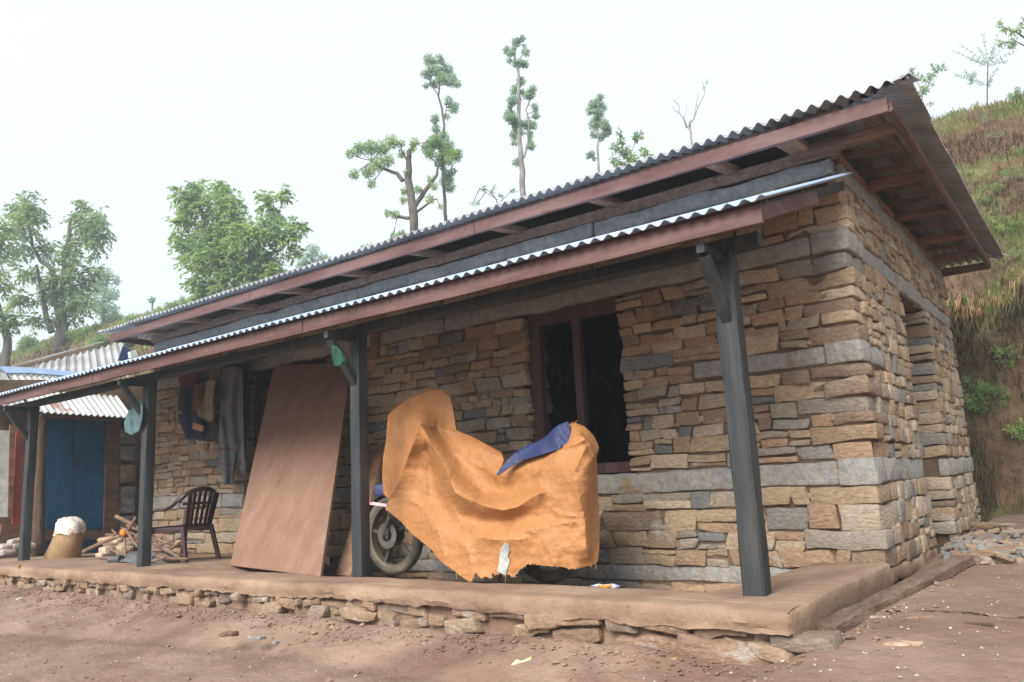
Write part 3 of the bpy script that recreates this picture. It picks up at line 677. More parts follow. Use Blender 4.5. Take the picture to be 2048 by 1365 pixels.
# rag and mud flap by the rear wheel
# ------------------------------------------------------------------ orange tarp
OUT=[(776,831),(791,816),(816,798),(858,782),(883,781),(899,795),(906,818),(910,846),(913,862),(946,875),(971,889),(1002,905),(1008,922),(998,942),(1009,934),(1034,921),(1069,905),(1097,885),(1115,868),(1134,850),(1150,846),(1168,853),(1187,872),(1197,895),(1192,916),(1195,986),(1198,1040),(1198,1092),(1195,1123),(1185,1130),(1150,1139),(1120,1134),(1087,1132),(1066,1128),(1055,1129),(1042,1138),(1027,1155),(1018,1149),(1010,1153),(1002,1146),(992,1150),(985,1146),(981,1157),(970,1153),(962,1157),(951,1146),(946,1157),(941,1165),(925,1155),(911,1144),(897,1134),(876,1118),(865,1102),(846,1085),(827,1071),(800,1042),(770,1018),(775,1008),(779,998),(771,993),(766,986),(764,950),(766,916),(772,881),(774,850)]
LN=[[(842,849,.30),(820,905,.25),(798,965,.20),(779,998,.08)],
[(842,849,.30),(865,891,.29),(882,922,.31),(897,951,.33),(911,986,.34),(928,996,.35),(946,1003,.37),(976,1015,.38),(1006,1021,.38),(1035,1015,.36),(1060,998,.33),(1083,986,.31)],
[(872,858,.06),(905,905,.10),(940,950,.13),(965,985,.15),(1000,988,.16),(1035,975,.18),(1060,955,.20)],
[(852,900,.17),(868,950,.16),(880,1000,.18),(905,1030,.24),(946,1036,.25),(1006,1044,.26),(1060,1028,.27)],
[(870,1040,.28),(900,1075,.32),(950,1082,.35),(1006,1066,.37),(1060,1058,.35),(1110,1060,.33)],
[(770,1018,.14),(800,1042,.20),(827,1071,.26),(865,1102,.32),(897,1134,.35),(941,1165,.41),(985,1150,.38),(1010,1150,.38),(1060,1130,.35),(1110,1133,.34),(1150,1138,.31),(1190,1128,.12)],
[(1160,868,.17),(1172,890,.16),(1180,930,.20),(1172,1000,.25),(1168,1050,.26),(1172,1100,.27)],
[(1187,872,.02),(1197,895,.0),(1192,916,.02),(1194,950,.0),(1198,1040,.0),(1198,1092,.02)],
[(774,850,.06),(772,881,.04),(766,916,.02),(764,950,.02),(767,988,.04)],
[(791,816,.04),(816,798,.0),(858,782,-.06),(883,781,-.12),(906,818,-.14),(913,862,-.06),(946,875,.04),(971,889,.03),(1002,905,.02),(1008,922,.04)],
[(994,946,.18),(1034,921,.12),(1069,905,.12),(1097,885,.10),(1115,868,.08),(1134,850,.07),(1150,846,.07),(1168,853,.05)],
[(1020,950,.20),(1070,925,.21),(1120,905,.22),(1150,885,.20)],[(1100,960,.26),(1140,990,.30),(1150,1040,.31),(1140,1090,.32)],[(1095,1010,.27),(1110,1040,.28)],
[(800,850,.12),(800,900,.16),(790,940,.15)],[(815,820,.06),(850,815,.02),(880,830,-.04)],[(830,980,.20),(830,1030,.24)],[(950,910,.08),(975,940,.11)],[(980,1110,.37)],[(930,1120,.37)],[(1060,1095,.35)]]
CT=[]
for ln in LN:
    if len(ln)==1: CT.append(ln[0]); continue
    for a_,b_ in zip(ln[:-1],ln[1:]):
        n_=max(1,int(math.hypot(a_[0]-b_[0],a_[1]-b_[1])/7))
        for k_ in range(n_): CT.append(tuple(a_[q]+(b_[q]-a_[q])*k_/n_ for q in range(3)))
    CT.append(ln[-1])
_s={}; 
for c_ in CT: _s[(round(c_[0]/3),round(c_[1]/3))]=c_
CT=list(_s.values())
df_=rbf(CT)
CRE=[([(842,849),(865,891),(882,922),(897,951),(911,986),(928,996),(946,1003),(976,1015),(1006,1021),(1035,1015),(1060,998),(1083,986)],.040,11),
([(842,849),(850,900),(856,985)],.03,7),([(842,849),(820,905),(798,965),(779,998)],.045,8),([(842,849),(880,856),(946,876),(1002,906)],.03,8),
([(1006,1000),(1045,965),(1083,940),(1120,905)],.022,7),([(1118,902),(1150,890),(1172,880)],.035,6),([(1172,895),(1160,920),(1150,945)],.03,6),([(1160,868),(1176,885),(1190,905),(1180,925)],.035,6),
([(1010,1085),(1022,1060),(1035,1040)],.02,6),([(858,1000),(872,1050),(888,1112)],.025,7),([(1050,1064),(1100,1050),(1150,1045)],.022,7),([(1150,960),(1170,1040),(1176,1115)],.04,9),
([(900,1010),(925,1050),(960,1075),(1004,1082),(1050,1078)],.035,9),([(790,860),(784,930),(780,985)],.02,7),([(960,905),(975,935),(994,955)],.025,6),([(930,1090),(945,1130),(941,1160)],.025,7),([(1095,1010),(1120,1030),(1165,1035)],.02,6),([(905,900),(945,925),(985,945)],.02,7),([(1090,1080),(1110,1130)],.02,7),([(820,1000),(850,1020),(868,1060)],.022,7)]
def wr_(P,ang,f,s): 
    c,n=math.cos(ang),math.sin(ang); u=P[:,0]*c+P[:,1]*n; v=-P[:,0]*n+P[:,1]*c
    w=np.stack([u/f,v/(f*3.2),u*0+s],1); return np.abs(fbm(w,2,50+s))
def tarp_depth(P):
    P=np.asarray(P,float); d=df_(P)
    c=wr_(P,.5,60,1)*.022+wr_(P,-.8,50,2)*.018+wr_(P,1.5,14,3)*.006+wr_(P,.2,9,4)*.005
    cr=np.zeros(len(P))
    for ln,am,wd in CRE:
        for a_,b_ in zip(ln[:-1],ln[1:]):
            a_=np.array(a_,float); b_=np.array(b_,float); ab=b_-a_; t=np.clip(((P-a_)@ab)/(ab@ab),0,1); ds=np.hypot(*(P-(a_+t[:,None]*ab)).T)
            cr=np.maximum(cr,am*np.exp(-ds/wd)) if am>0 else np.minimum(cr,cr+am*np.exp(-ds/wd)*.5)
    return d-c+cr+.03
def drape(name,poly,depth,y0,mat,spacing=7,parent=None,back=None,smooth=180,label=None,cat=None,group=None,off=0.,extra=None):
    V2,F,nb=cdt(poly,spacing,extra); d=depth(V2)+off
    P=np.array([onp(x,y,1,y0-dd) for (x,y),dd in zip(V2,d)]); V=[p for p in P]; FF=[tuple(f) for f in F]
    n=len(V)
    if back is not None:
        db=back(V2); V+= [onp(x,y,1,y0)+np.array([0,bb,0]) for (x,y),bb in zip(V2,db)]; FF+=[tuple(i+n for i in f[::-1]) for f in F]
    else:
        nr=np.array([0,.008,0]); V+=[p+nr for p in P]; FF+=[tuple(i+n for i in f[::-1]) for f in F]
        # close the rim
    E={}
    for f in F:
        for i in range(len(f)):
            a,b=f[i],f[(i+1)%len(f)]; E[(a,b)]=1
    if back is None:
        for (a,b) in list(E):
            if (b,a) not in E: FF.append((b,a,a+n,b+n))
    return MB().add(V,FF).build(name,mat,parent,label,cat,group,smooth=smooth)
tp=empty('tarp_cover',(-3.3,-1.6,-.1),'crumpled orange woven tarp with a frayed hem draped over the motorcycle','tarp')
sheet=drape('front_sheet',OUT,tarp_depth,YM,MT['tarp'],spacing=3.6,parent=tp,smooth=32,extra=[[q[:2] for q in c[0]] for c in CRE[:9]])
# far side of the cover, falling behind the bike
def farsheet():
    top=OUT[:21]; V=[];F=[]
    Pt=[onp(x,y,1,YM-float(tarp_depth(np.array([[x,y]]))[0])) for x,y in top]; n=len(Pt); rows=8
    for j in range(rows):
        t=j/(rows-1)
        for i,p in enumerate(Pt):
            zt=.75+.06*math.sin(i*1.3); yb=YM+.28+.05*math.sin(i*.9)
            s=min(1,t*2.5); y=p[1]*(1-s)+yb*s+.03*math.sin(i*2.1+j)*s; V.append((p[0]-.34*(y-p[1])-s*.05*(i>18),y,p[2]*(1-t)+zt*t+(.01 if j==0 else 0)))
    for j in range(rows-1):
        for i in range(n-1): F.append((j*n+i,j*n+i+1,(j+1)*n+i+1,(j+1)*n+i))
    MB().add(V,F).build('rear_sheet',MT['tarp'],tp,smooth=75)
farsheet()
FLAP=[(1136,843),(1141,863),(1146,884),(1118,899),(1094,906),(1069,914),(1048,920),(1034,928),(1020,935),(1009,943),(996,952),(993,948),(1003,935),(1013,922),(1024,912),(1034,902),(1046,896),(1058,890),(1069,886),(1085,878),(1097,868),(1106,858),(1115,851),(1124,847)]
drape('turned_edge',FLAP,lambda P:.12+.0014*(P[:,1]-860)+.018*np.sin(P[:,0]/14+P[:,1]/30)-wr_(P,-.6,18,7)*.03,YM,MT['bluetarp'],spacing=6,parent=tp,smooth=75,off=.06)
TAPE=[(1009,1086),(1018,1090),(1019,1102),(1015,1113),(1019,1120),(1018,1127),(1014,1140),(1011,1151),(1002,1147),(994,1143),(998,1128),(999,1113),(1000,1104),(1003,1095)]
drape('grey_patch',TAPE,tarp_depth,YM,MT['tape'],spacing=5,parent=tp,smooth=75,off=.012)
fr=MB(); rr=random.Random(5)
for i in list(range(12,21))+list(range(27,57)):
    a,b=np.array(OUT[i]),np.array(OUT[(i+1)%len(OUT)])
    for _ in range(2):
        p=a+(b-a)*rr.random(); y=YM-float(tarp_depth(p[None])[0])
        q=p+np.array([rr.uniform(-4,4),rr.uniform(1,3.5) if i>26 else rr.uniform(-6,-1)])
        if rr.random()<.04: q=p+np.array([rr.uniform(-3,3),14])
        fr.tube([onp(*p,1,y),onp(*((p+q)/2+rr.uniform(-1.5,1.5)),1,y-.01),onp(*q,1,y-.01)],.0022,n=3)
fr.build('frayed_threads',cloth('fray',(.5,.34,.2)),tp,kind='stuff',smooth=None)
# small bright wrapper on the rim by the rear wheel
wr=drape('snack_wrapper',[(1180,1172),(1196,1168),(1207,1170),(1224,1168),(1240,1172),(1236,1177),(1218,1177),(1196,1177)],lambda P:.0+.02*np.sin(P[:,0]/3),-1.95,cloth('wrapper',(.45,.45,.62),(.35,.36,.5)),spacing=4,label='crumpled orange and clear snack wrapper lying by the rear wheel',cat='wrapper')
drape('orange_print',[(1197,1169),(1207,1171),(1223,1169),(1220,1176),(1200,1177)],lambda P:.0+.02*np.sin(P[:,0]/3),-1.95,cloth('wrapper_red',(.8,.13,.03),(.85,.4,.05),60),spacing=4,parent=wr,off=.012)
# ------------------------------------------------------------------ plastic chair
def chair():
    base=np.array([-8.42,-1.25,-.05]); rz=math.radians(14)
    fx=np.array([math.cos(rz),math.sin(rz),0]); fy=np.array([-math.sin(rz),math.cos(rz),0])   # local x: to the back of the chair
    T=lambda p:base+(fx*p[0]+fy*p[1])*.9+np.array([0,0,p[2]*.97])
    ch=empty('plastic_chair',tuple(base),'brown moulded plastic armchair standing between the third post and the plywood','chair')
    def put(nm,m,**k):
        m.v=[tuple(T(v)) for v in m.v]; return m.build(nm,MT['plastic'],ch,**k)
    m=MB(); V=[];F=[]
    nu,nv=8,8
    for s in (0,1):
        for i in range(nu+1):
            for j in range(nv+1):
                u,v=i/nu*2-1,j/nv*2-1; V.append((u*.30,v*(.30-.02*u),.50-.035*(1-u*u)*(1-v*v)-.03*max(0,-u-.7)-.025*s+.03*(u>.8)))
    k=(nu+1)*(nv+1); q=lambda s,i,j:s*k+i*(nv+1)+j
    for i in range(nu):
        for j in range(nv): F+= [(q(0,i,j),q(0,i+1,j),q(0,i+1,j+1),q(0,i,j+1)),(q(1,i,j),q(1,i,j+1),q(1,i+1,j+1),q(1,i+1,j))]
    m.add(V,F); m.beam((-.30,-.3,.46),(-.30,.3,.46),.02,.09); m.beam((-.3,-.29,.46),(.3,-.27,.46),.02,.08); m.beam((-.3,.29,.46),(.3,.27,.46),.02,.08)
    put('seat',m,smooth=60)
    # back: curved shell with slots
    m=MB()
    for s in range(7):
        a=-1.05+s*.35; w=.30*math.sin(a); d=.06*math.cos(a)
        m.beam((.26+d,w*.85,.50),(.36+d*1.2,w*1.02,.98-.05*abs(a)),.075 if s in (0,6) else .055,.014,up=(1,0,0),n=4)
    m.tube([(.20+.14*math.cos(a)+.04,.34*math.sin(a),.99-.12*abs(a)**2*.6) for a in np.linspace(-1.5,1.5,15)],.034,n=8)
    m.tube([(.22+.1*math.cos(a)+.02,.31*math.sin(a),.80) for a in np.linspace(-1.2,1.2,9)],.022,n=6)
    put('backrest',m,smooth=60)
    for s in (-1,1):
        m=MB(); m.tube([(-.30,s*.36,.70),(-.15,s*.37,.735),(.02,s*.37,.735),(.15,s*.36,.78),(.26,s*.32,.88)],[.028,.034,.034,.034,.036],n=8,sq=.7); put('armrest',m,smooth=60)
        m=MB(); m.beam((-.34,s*.33,.01),(-.29,s*.35,.71),.075,.05,up=(0,1,0),n=3); put('leg',m)
        m=MB(); m.beam((.40,s*.32,.01),(.27,s*.27,.50),.06,.05,up=(0,1,0),n=3); put('leg',m)
chair()
# ------------------------------------------------------------------ hanging clothes
def hang(name,label,cat,poly,y0,mat,fold=.03,fw_px=9,thick=.05,group=None):
    lo=min(p[0] for p in poly)
    def dep(P): return thick+fold*np.sin(P[:,0]/fw_px*2+np.sin(P[:,1]/40)*1.5)+fold*.6*vn(np.concatenate([P/18,np.zeros((len(P),1))],1),3)
    return drape(name,poly,dep,y0,mat,spacing=5,back=lambda P:np.zeros(len(P))+.03,label=label,cat=cat,group=group,smooth=180)
YW=-.10
hang('red_cloth','dark red cloth hanging topmost on the left of the clothes line','cloth',[(360,742),(372,734),(392,733),(398,745),(394,762),(380,775),(362,772),(357,760)],YW-.1,cloth('red',(.13,.02,.035)))
hang('dark_shirt','dark green blue shirt hanging under the red cloth','shirt',[(360,770),(385,772),(388,800),(384,825),(372,826),(356,822),(356,795)],YW-.05,cloth('teal',(.025,.04,.05)))
hang('navy_bag','navy shoulder bag with a flap hanging lowest on the left','bag',[(355,830),(366,824),(384,826),(398,838),(404,850),(398,862),(386,868),(380,878),(372,880),(368,866),(360,846)],YW-.12,cloth('navy',(.03,.035,.07)),thick=.1)
hang('beige_trousers','beige cloth twisted and hanging in the middle of the clothes','cloth',[(412,765),(420,760),(432,762),(428,780),(424,800),(428,820),(426,838),(420,845),(408,838),(394,832),(393,824),(402,808),(410,790)],YW-.16,cloth('beige',(.30,.235,.15)),thick=.09,fold=.04)
hang('khaki_cloth','narrow khaki cloth hanging between the beige one and the long shawl','cloth',[(418,738),(440,736),(446,760),(444,790),(440,815),(434,822),(431,800),(430,775),(420,765)],YW-.1,cloth('khaki',(.16,.13,.085)))
hang('brown_cloth','brown cloth hanging beside the dark green blue shirt','cloth',[(386,772),(412,765),(408,790),(400,812),(395,830),(384,833),(383,815),(387,795)],YW-.07,cloth('brown',(.16,.075,.045)))
hang('dark_trousers','dark trousers bundled low beneath the beige cloth','trousers',[(386,846),(400,840),(420,846),(436,842),(440,860),(436,878),(420,884),(400,882),(386,878),(383,860)],YW-.08,cloth('darktr',(.035,.04,.05)),thick=.09)
hang('paper_packet','pale orange paper packet tucked among the hanging clothes','packet',[(386,846),(406,852),(403,864),(384,857)],YW-.24,cloth('packet',(.55,.30,.2)),thick=.04,fold=.004)
sh=hang('long_shawl','long grey shawl with thin red stripes and fringe hanging beside the doorway','shawl',[(445,738),(468,733),(484,736),(486,790),(487,860),(489,930),(485,950),(476,930),(472,900),(466,940),(463,972),(455,968),(447,972),(443,940),(437,930),(436,890),(440,830),(443,780)],YW-.12,cloth('shawl',(.20,.205,.215),(.12,.125,.135),3),fold=.045,fw_px=7,thick=.10)
for yy in (897,927): hang_=drape('red_stripe',[(438,yy),(456,yy+1),(468,yy+1),(468,yy+3),(456,yy+3),(438,yy+2)],lambda P:.10+.045*np.sin(P[:,0]/7*2+np.sin(P[:,1]/40)*1.5)+.045*.6*vn(np.concatenate([P/18,np.zeros((len(P),1))],1),3),YW-.12,cloth('stripe',(.25,.03,.05)),spacing=3,parent=sh,off=.01)
hang('black_cloth','black cloth hanging behind the long grey shawl','cloth',[(446,732),(484,728),(496,740),(498,800),(492,860),(488,880),(484,800),(470,760),(448,770)],YW-.08,cloth('black',(.02,.022,.028)))
MB().tube([onp(352,736,1,YW-.12),onp(420,731,1,YW-.15),onp(505,728,1,YW-.12)],.006,n=4).build('clothes_line',MT['darkmetal'],None,'thin dark cord strung along the wall above the hanging clothes','clothes line')
hang('teal_bag','pale teal plastic bag hanging from the third post','bag',[(260,815),(272,800),(286,812),(284,840),(278,862),(262,870),(250,864),(248,845),(254,830)],-2.0,cloth('tealbag',(.09,.15,.16),(.05,.08,.09),4),thick=.09,fold=.03)
hang('green_bag','small green plastic bag hanging under the bracket of the second post','bag',[(664,690),(676,700),(688,722),(680,730),(668,732),(664,715)],-2.46,cloth('greenbag',(.02,.10,.055),(.015,.06,.04)),thick=.04,fold=.02)
# ------------------------------------------------------------------ sack, sticks, can
def sackf():
    b=onp(132,1116,2,-.01); c0=b+np.array([0,.0,0]); sk=empty('woven_sack',tuple(c0),'bulging woven basket sack with white plastic stuffed in its mouth, left of the third post','sack')
    n=24; sc=1/ (FPX/proj(b)[2]); V=[];F=[]
    rows=[(1117,84,166),(1112,83,168),(1100,90,170),(1085,98,171),(1072,104,171),(1062,108,170)]
    def rowp(y,x0,x1):
        L=onp((x0+x1)/2,y,1,b[1]); return L,(x1-x0)/2*proj(L)[2]/FPX
    for k,(y,a,c) in enumerate(rows):
        ce,r=rowp(y,a,c)
        for i in range(n):
            t=2*math.pi*i/n; rr_=r*(1+.05*math.sin(3*t+k*.4)); V.append((ce[0]+rr_*math.cos(t)*.9,ce[1]+rr_*.75*math.sin(t),ce[2]))
    for k in range(len(rows)-1):
        for i in range(n): F.append((k*n+i,k*n+(i+1)%n,(k+1)*n+(i+1)%n,(k+1)*n+i))
    F.append(tuple(range(n-1,-1,-1))); MB().add(V,F).build('sack_body',MT['sack'],sk,smooth=60)
    V=[];F=[]; rows=[(1068,106,171),(1060,106,173),(1048,109,172),(1040,116,164),(1036,128,152)]
    for k,(y,a,c) in enumerate(rows):
        ce,r=rowp(y,a,c)
        for i in range(n):
            t=2*math.pi*i/n; rr_=r*(1+.09*math.sin(5*t+k*1.7)+.05*math.sin(9*t+k)); V.append((ce[0]+rr_*math.cos(t)*.92,ce[1]+rr_*.8*math.sin(t),ce[2]+.02*math.sin(4*t+k)))
    for k in range(len(rows)-1):
        for i in range(n): F.append((k*n+i,k*n+(i+1)%n,(k+1)*n+(i+1)%n,(k+1)*n+i))
    F.append(tuple((len(rows)-1)*n+i for i in range(n))); MB().add(V,F).build('white_plastic',MT['plasticbag'],sk,smooth=60)
sackf()
def stick(p,q,yp,yq,r,lab,mid=None,cat='stick',group=None,mat='stick',taper=.7):
    a=onp(*p,1,yp); b=onp(*q,1,yq); m_=(a+b)/2+np.array([0,0,R.uniform(-.02,.03)]); return MB().tube([a,m_,b],[r,r*.9,r*taper],n=7,jit=.12).build('stick',MT[mat],None,lab,cat,group)
stick((166,1104),(240,1072),-1.6,-1.3,.030,'long pale stick sloping up right of the woven sack')
stick((232,1033),(300,1070),-1.1,-.9,.032,'upper stick slanting down to the right behind the third post')
stick((240,1085),(272,1035),-1.2,-1.0,.028,'dark bent stick rising towards the third post')
stick((250,1058),(275,1095),-1.25,-1.3,.022,'short pale stick leaning at the foot of the third post')
stick((249,1078),(251,1122),-1.5,-1.55,.018,'thin upright stick standing beside the tin can')
for k in range(34):
    x=R.uniform(205,345); y=R.uniform(1068,1124); L=R.uniform(14,42); an=R.choice([.55,.75,-.35,-.1,.2])+R.uniform(-.25,.25); y0=-1.65+ (1124-y)/60*1.0
    stick((x-L*math.cos(an),min(1124,y-L*math.sin(an))),(x+L*math.cos(an),min(1124,y+L*math.sin(an))),y0,y0+R.uniform(-.1,.1),R.uniform(.012,.03),'broken stick in the firewood pile around the foot of the third post',cat='firewood',group='firewood sticks piled by the third post',mat=R.choice(['stick','stick','rawwood_y','plank']))
for k in range(16):
    x=R.uniform(205,265); y=R.uniform(1080,1118); c=onp(x,y,1,-1.1+(1085-y)/60); r=R.uniform(.05,.1)
    V,F=rough(c[0]-r*1.3,c[0]+r*1.3,c[1]-r,c[1]+r,c[2]-r*.5,c[2]+r*.5,cell=.09,r=.03,amp=.02,seed=k); MB().add(V,F,tint()).build('stone',MT['stone'],None,'small hearth stone lying among the firewood left of the third post','stone','hearth stones among the firewood')
c=onp(248,1066,1,-1.15); V,F=rough(c[0]-.06,c[0]+.06,c[1]-.05,c[1]+.05,c[2]-.05,c[2]+.05,cell=.04,r=.045,amp=.003); MB().add(V,F).build('orange_fruit',cloth('fruit',(.75,.25,.04)),None,'small round orange fruit resting among the firewood sticks','fruit',smooth=90)
V=MB(); c=onp(222,1120,1,-1.72); d=np.array([.18,.05,0.])
MB().tube([c+(0,0,.0),c+d],[.062,.062],n=18).build('tin_can',MT['alloy'],None,'dented silver tin can lying on its side at the veranda edge','tin can')
X_,Y_=np.meshgrid(np.linspace(-9.9,-8.3,34),np.linspace(-1.72,-1.0,18),indexing='ij'); r2=((X_+9.1)/.8)**2+((Y_+1.36)/.36)**2
Z_=fl(X_,Y_)+.02+np.clip(1-r2,-.3,1)*.10+fb2(X_,Y_,9,3,70)*.03*(r2<1); i_=np.arange(33)[:,None]*18+np.arange(17)[None]
tagp(mesh_obj('ash_heap',np.stack([X_,Y_,Z_],-1).reshape(-1,3),np.stack([i_,i_+18,i_+19,i_+1],-1).reshape(-1,4),MT['ash'],smooth=60),'grey heap of hearth ash between the sack and the third post','ash heap',kind='stuff')
# ------------------------------------------------------------------ shed on the left
XS=-13.3
shed=empty('tin_shed',(-13.2,-.6,.0),'low shed with blue double door and rusty corrugated tin roof left of the house','shed')
def P_(px,py,X=XS): return onp(px,py,0,X)
def quadboard(name,pts,mat,X=XS,th=.05,parent=None,label=None):
    V=[P_(x,y,X) for x,y in pts]; n=len(V); V+= [v-np.array([th,0,0]) for v in V]
    F=[tuple(range(n)),tuple(range(2*n-1,n-1,-1))]+[(i,i+n,(i+1)%n+n,(i+1)%n) for i in range(n)]
    return MB().add(V,F).build(name,mat,parent or shed,label,smooth=None)
quadboard('rear_wall',[(-60,760),(300,760),(300,1150),(-60,1150)],MT['mudjoint'],X=XS-.35,th=.1)
d1=quadboard('door',[(88,840),(146,840),(146,1060),(86,1060)],MT['bluepaint'],X=XS-.1,label='left leaf of the blue door'); d2=quadboard('door',[(149,840),(209,840),(208,1059),(149,1060)],MT['bluepaint'],X=XS-.1,label='right leaf of the blue door')
for dd,(a,b) in ((d1,(92,142)),(d2,(153,205))):
    quadboard('door_rail',[(a,846),(b,846),(b,856),(a,856)],MT['bluepaint'],X=XS-.085,th=.02,parent=dd); quadboard('door_rail',[(a,1045),(b,1045),(b,1056),(a,1056)],MT['bluepaint'],X=XS-.085,th=.02,parent=dd)
quadboard('hasp',[(151,918),(158,918),(158,932),(151,932)],MT['darkmetal'],X=XS-.07,th=.03,parent=d2)
quadboard('door_frame',[(84,826),(214,832),(214,842),(84,838)],MT['plank'],X=XS-.05,th=.12)
quadboard('sill_board',[(82,1062),(240,1061),(240,1078),(82,1080)],MT['plank'],X=XS-.05,th=.2)
quadboard('lower_board',[(82,1082),(205,1080),(205,1116),(82,1118)],MT['bluepaint'],X=XS-.2,th=.05)
quadboard('wide_board',[(214,842),(240,842),(238,1062),(208,1062)],MT['rawwood'],X=XS-.05,th=.06)
for (a,b,c,d) in ((243,893,276,922),(243,930,276,966),(242,972,276,1028),(242,1032,276,1072),(242,862,276,890)):
    p0=P_(a,d); p1=P_(c,b); V,F=rough(XS-.35,XS-.05,min(p0[1],p1[1]),max(p0[1],p1[1]),min(p0[2],p1[2]),max(p0[2],p1[2]),cell=.1,r=.03,amp=.012,seed=a+b)
    MB().add(V,F,(.22,.20,.19) if b!=930 else (.26,.18,.13)).build('stone_block',MT['stone'],shed)
MB().tube([P_(74,1116,XS+.25),P_(76,1000,XS+.25),P_(79,900,XS+.25),P_(80,835,XS+.2)],[.115,.11,.10,.105],n=12,jit=.05).build('log_post',MT['barkpole'],shed)
quadboard('white_panel',[(-40,858),(20,862),(22,1034),(-40,1036)],MT['white'],X=XS+.15,th=.02)
quadboard('grey_board',[(20,850),(30,850),(26,1036),(16,1036)],MT['rawwood_y'],X=XS+.18,th=.03)
quadboard('red_board',[(33,858),(48,858),(40,1055),(24,1050)],M('faded_red',(.42,.07,.06),(.30,.10,.08),scale=3,rough=.7),X=XS+.1,th=.03)
quadboard('base_board',[(4,1048),(66,1052),(66,1075),(0,1072)],MT['rawwood'],X=XS+.12,th=.05)
for k in range(6):
    c=P_(8+k*10+R.uniform(-4,4),1088+R.uniform(-3,16),XS+.5); V,F=rough(c[0]-.12,c[0]+.12,c[1]-.1,c[1]+.1,c[2]-.05,c[2]+.05,cell=.08,r=.03,amp=.02,seed=k+40); MB().add(V,F,(.40,.34,.30)).build('stone',MT['stone'],None,'pale flat stone lying in front of the shed at the left edge','stone','flat stones before the shed')
quadboard('dark_shirt',[(243,830),(276,830),(276,862),(243,858)],cloth('navy2',(.02,.025,.06)),X=XS-.02,th=.03)
# shed roofs
def tin(name,e0,e1,r0,r1,pitch=.11,amp=.018,mat='shedtin',label=None):
    e0,e1,r0,r1=map(lambda v:np.array(v,float),(e0,e1,r0,r1)); nr=np.cross(e1-e0,r0-e0); nr/=np.linalg.norm(nr); nr*=1 if nr[2]>0 else -1
    V,F=corr(e0,e1,r0,r1,pitch,amp,nr); return MB().add(V,F).build(name,MT[mat],shed,label,smooth=60)
a,b=P_(68,824,XS+.5),P_(262,836,XS+.5); c,d=P_(12,745,XS-1.1),P_(205,757,XS-1.1)
for k in range(4): tin('roof_sheet',a+(b-a)*k/4,a+(b-a)*(k+1.06)/4,c+(d-c)*k/4,c+(d-c)*(k+1.06)/4)
V=[P_(0,733,XS-1.0),P_(60,735,XS-1.0),P_(215,750,XS-1.0),P_(215,758,XS-.98),P_(60,746,XS-.98),P_(14,746,XS-.98)]; V+=[v-np.array([.05,0,.02]) for v in V]
MB().add(V,[tuple(range(6)),tuple(range(11,5,-1))]+[(i,i+6,(i+1)%6+6,(i+1)%6) for i in range(6)]).build('ridge_flashing',MT['skygalv'],shed,smooth=None)
tin('roof_sheet',P_(-60,800,XS-.2),P_(62,820,XS+.3),P_(-20,742,XS-1.2),P_(10,748,XS-1.1),mat='galv',label='dull side sheet left of the bright roof slope')
a,b=P_(60,770,XS-1.6),P_(262,752,XS-1.6); c,d=P_(72,730,XS-3.2),P_(245,684,XS-3.2)
for k in range(3): tin('upper_roof_sheet',a+(b-a)*k/3,a+(b-a)*(k+1.05)/3,c+(d-c)*k/3,c+(d-c)*(k+1.05)/3,pitch=.16,amp=.03,mat='galv')
MB().beam(P_(25,733,XS-3.25),P_(205,684,XS-3.25),.06,.03).build('ridge_strip',MT['shedtin'],shed)
MB().beam(P_(35,737,XS-3.2),P_(200,690,XS-3.2),.06,.05).build('ridge_pole',MT['plank'],shed)
quadboard('blue_sheet',[(246,692),(266,704),(252,722),(236,722)],MT['bluetarp'],X=XS-1.3,th=.02)
quadboard('white_sack',[(260,704),(272,700),(276,712),(262,716)],MT['white'],X=XS-1.2,th=.1)
# ------------------------------------------------------------------ timber beam, rubble, ground litter
bm=MB(); p=onp(1637,1236,2,-.10); q=onp(1932,1108,2,-.02); p[0]+=.04; p[2]=float(groundz(np.array(p[0]),np.array(p[1])))+.05; q[2]=float(groundz(np.array(q[0]),np.array(q[1])))+.04; bm.beam(p,q,.14,.085,n=22,jit=.008,ch=.14); bm.build('timber_beam',M('old_beam',(.11,.068,.05),(.20,.14,.105),scale=7,stretch=(3,.5,3),bump=.9,bscale=16,vary=.3,rough=.9,bdist=.02),None,'long old squared timber lying on the earth beside the side wall','timber beam')
k=0
rs=random.Random(21)
for i in range(130):
    px=rs.gauss(1985,48); py=1062+ (rs.random()**.8)*52 - (px-1985)*.05
    if px<1885 or px>2120: continue
    if py>1128-(px-1880)*.02: continue
    t=float(onp(px,py,2,-.02)[1]); c=onp(px,py,2,-.05+.02*t/6)
    if c[1]>6 or c[0]<.12: continue
    w=rs.uniform(.035,.13)*(1.5 if rs.random()<.12 else 1); d=rs.uniform(.03,.09); hh=rs.uniform(.015,.05); zz=float(groundz(np.array(c[0]),np.array(c[1])))+ (0 if i<70 else .04)
    V,F=rough(c[0]-w,c[0]+w,c[1]-d,c[1]+d,zz-.01,zz+hh*1.2,cell=.09,r=.02,amp=.016,freq=6,seed=i,tilt=rs.uniform(-.4,.4),slant=rs.uniform(-.5,.5))
    g_=rs.choice([(.27,.23,.19),(.30,.22,.15),(.20,.19,.185),(.24,.16,.105)])
    cn={.27:'pale',.30:'tan',.20:'blue grey',.24:'reddish brown'}[g_[0]]; sz='large' if w>.085 else 'small'; wh='behind the end of the timber beam' if px<1945 else ('at the right edge' if px>2010 else 'in the middle of the heap'); MB().add(V,F,g_).build('stone',MT['stone'],None,f'{sz} {cn} flat stone of the rubble heap, {wh}','stone','loose stones of the rubble heap'); k+=1
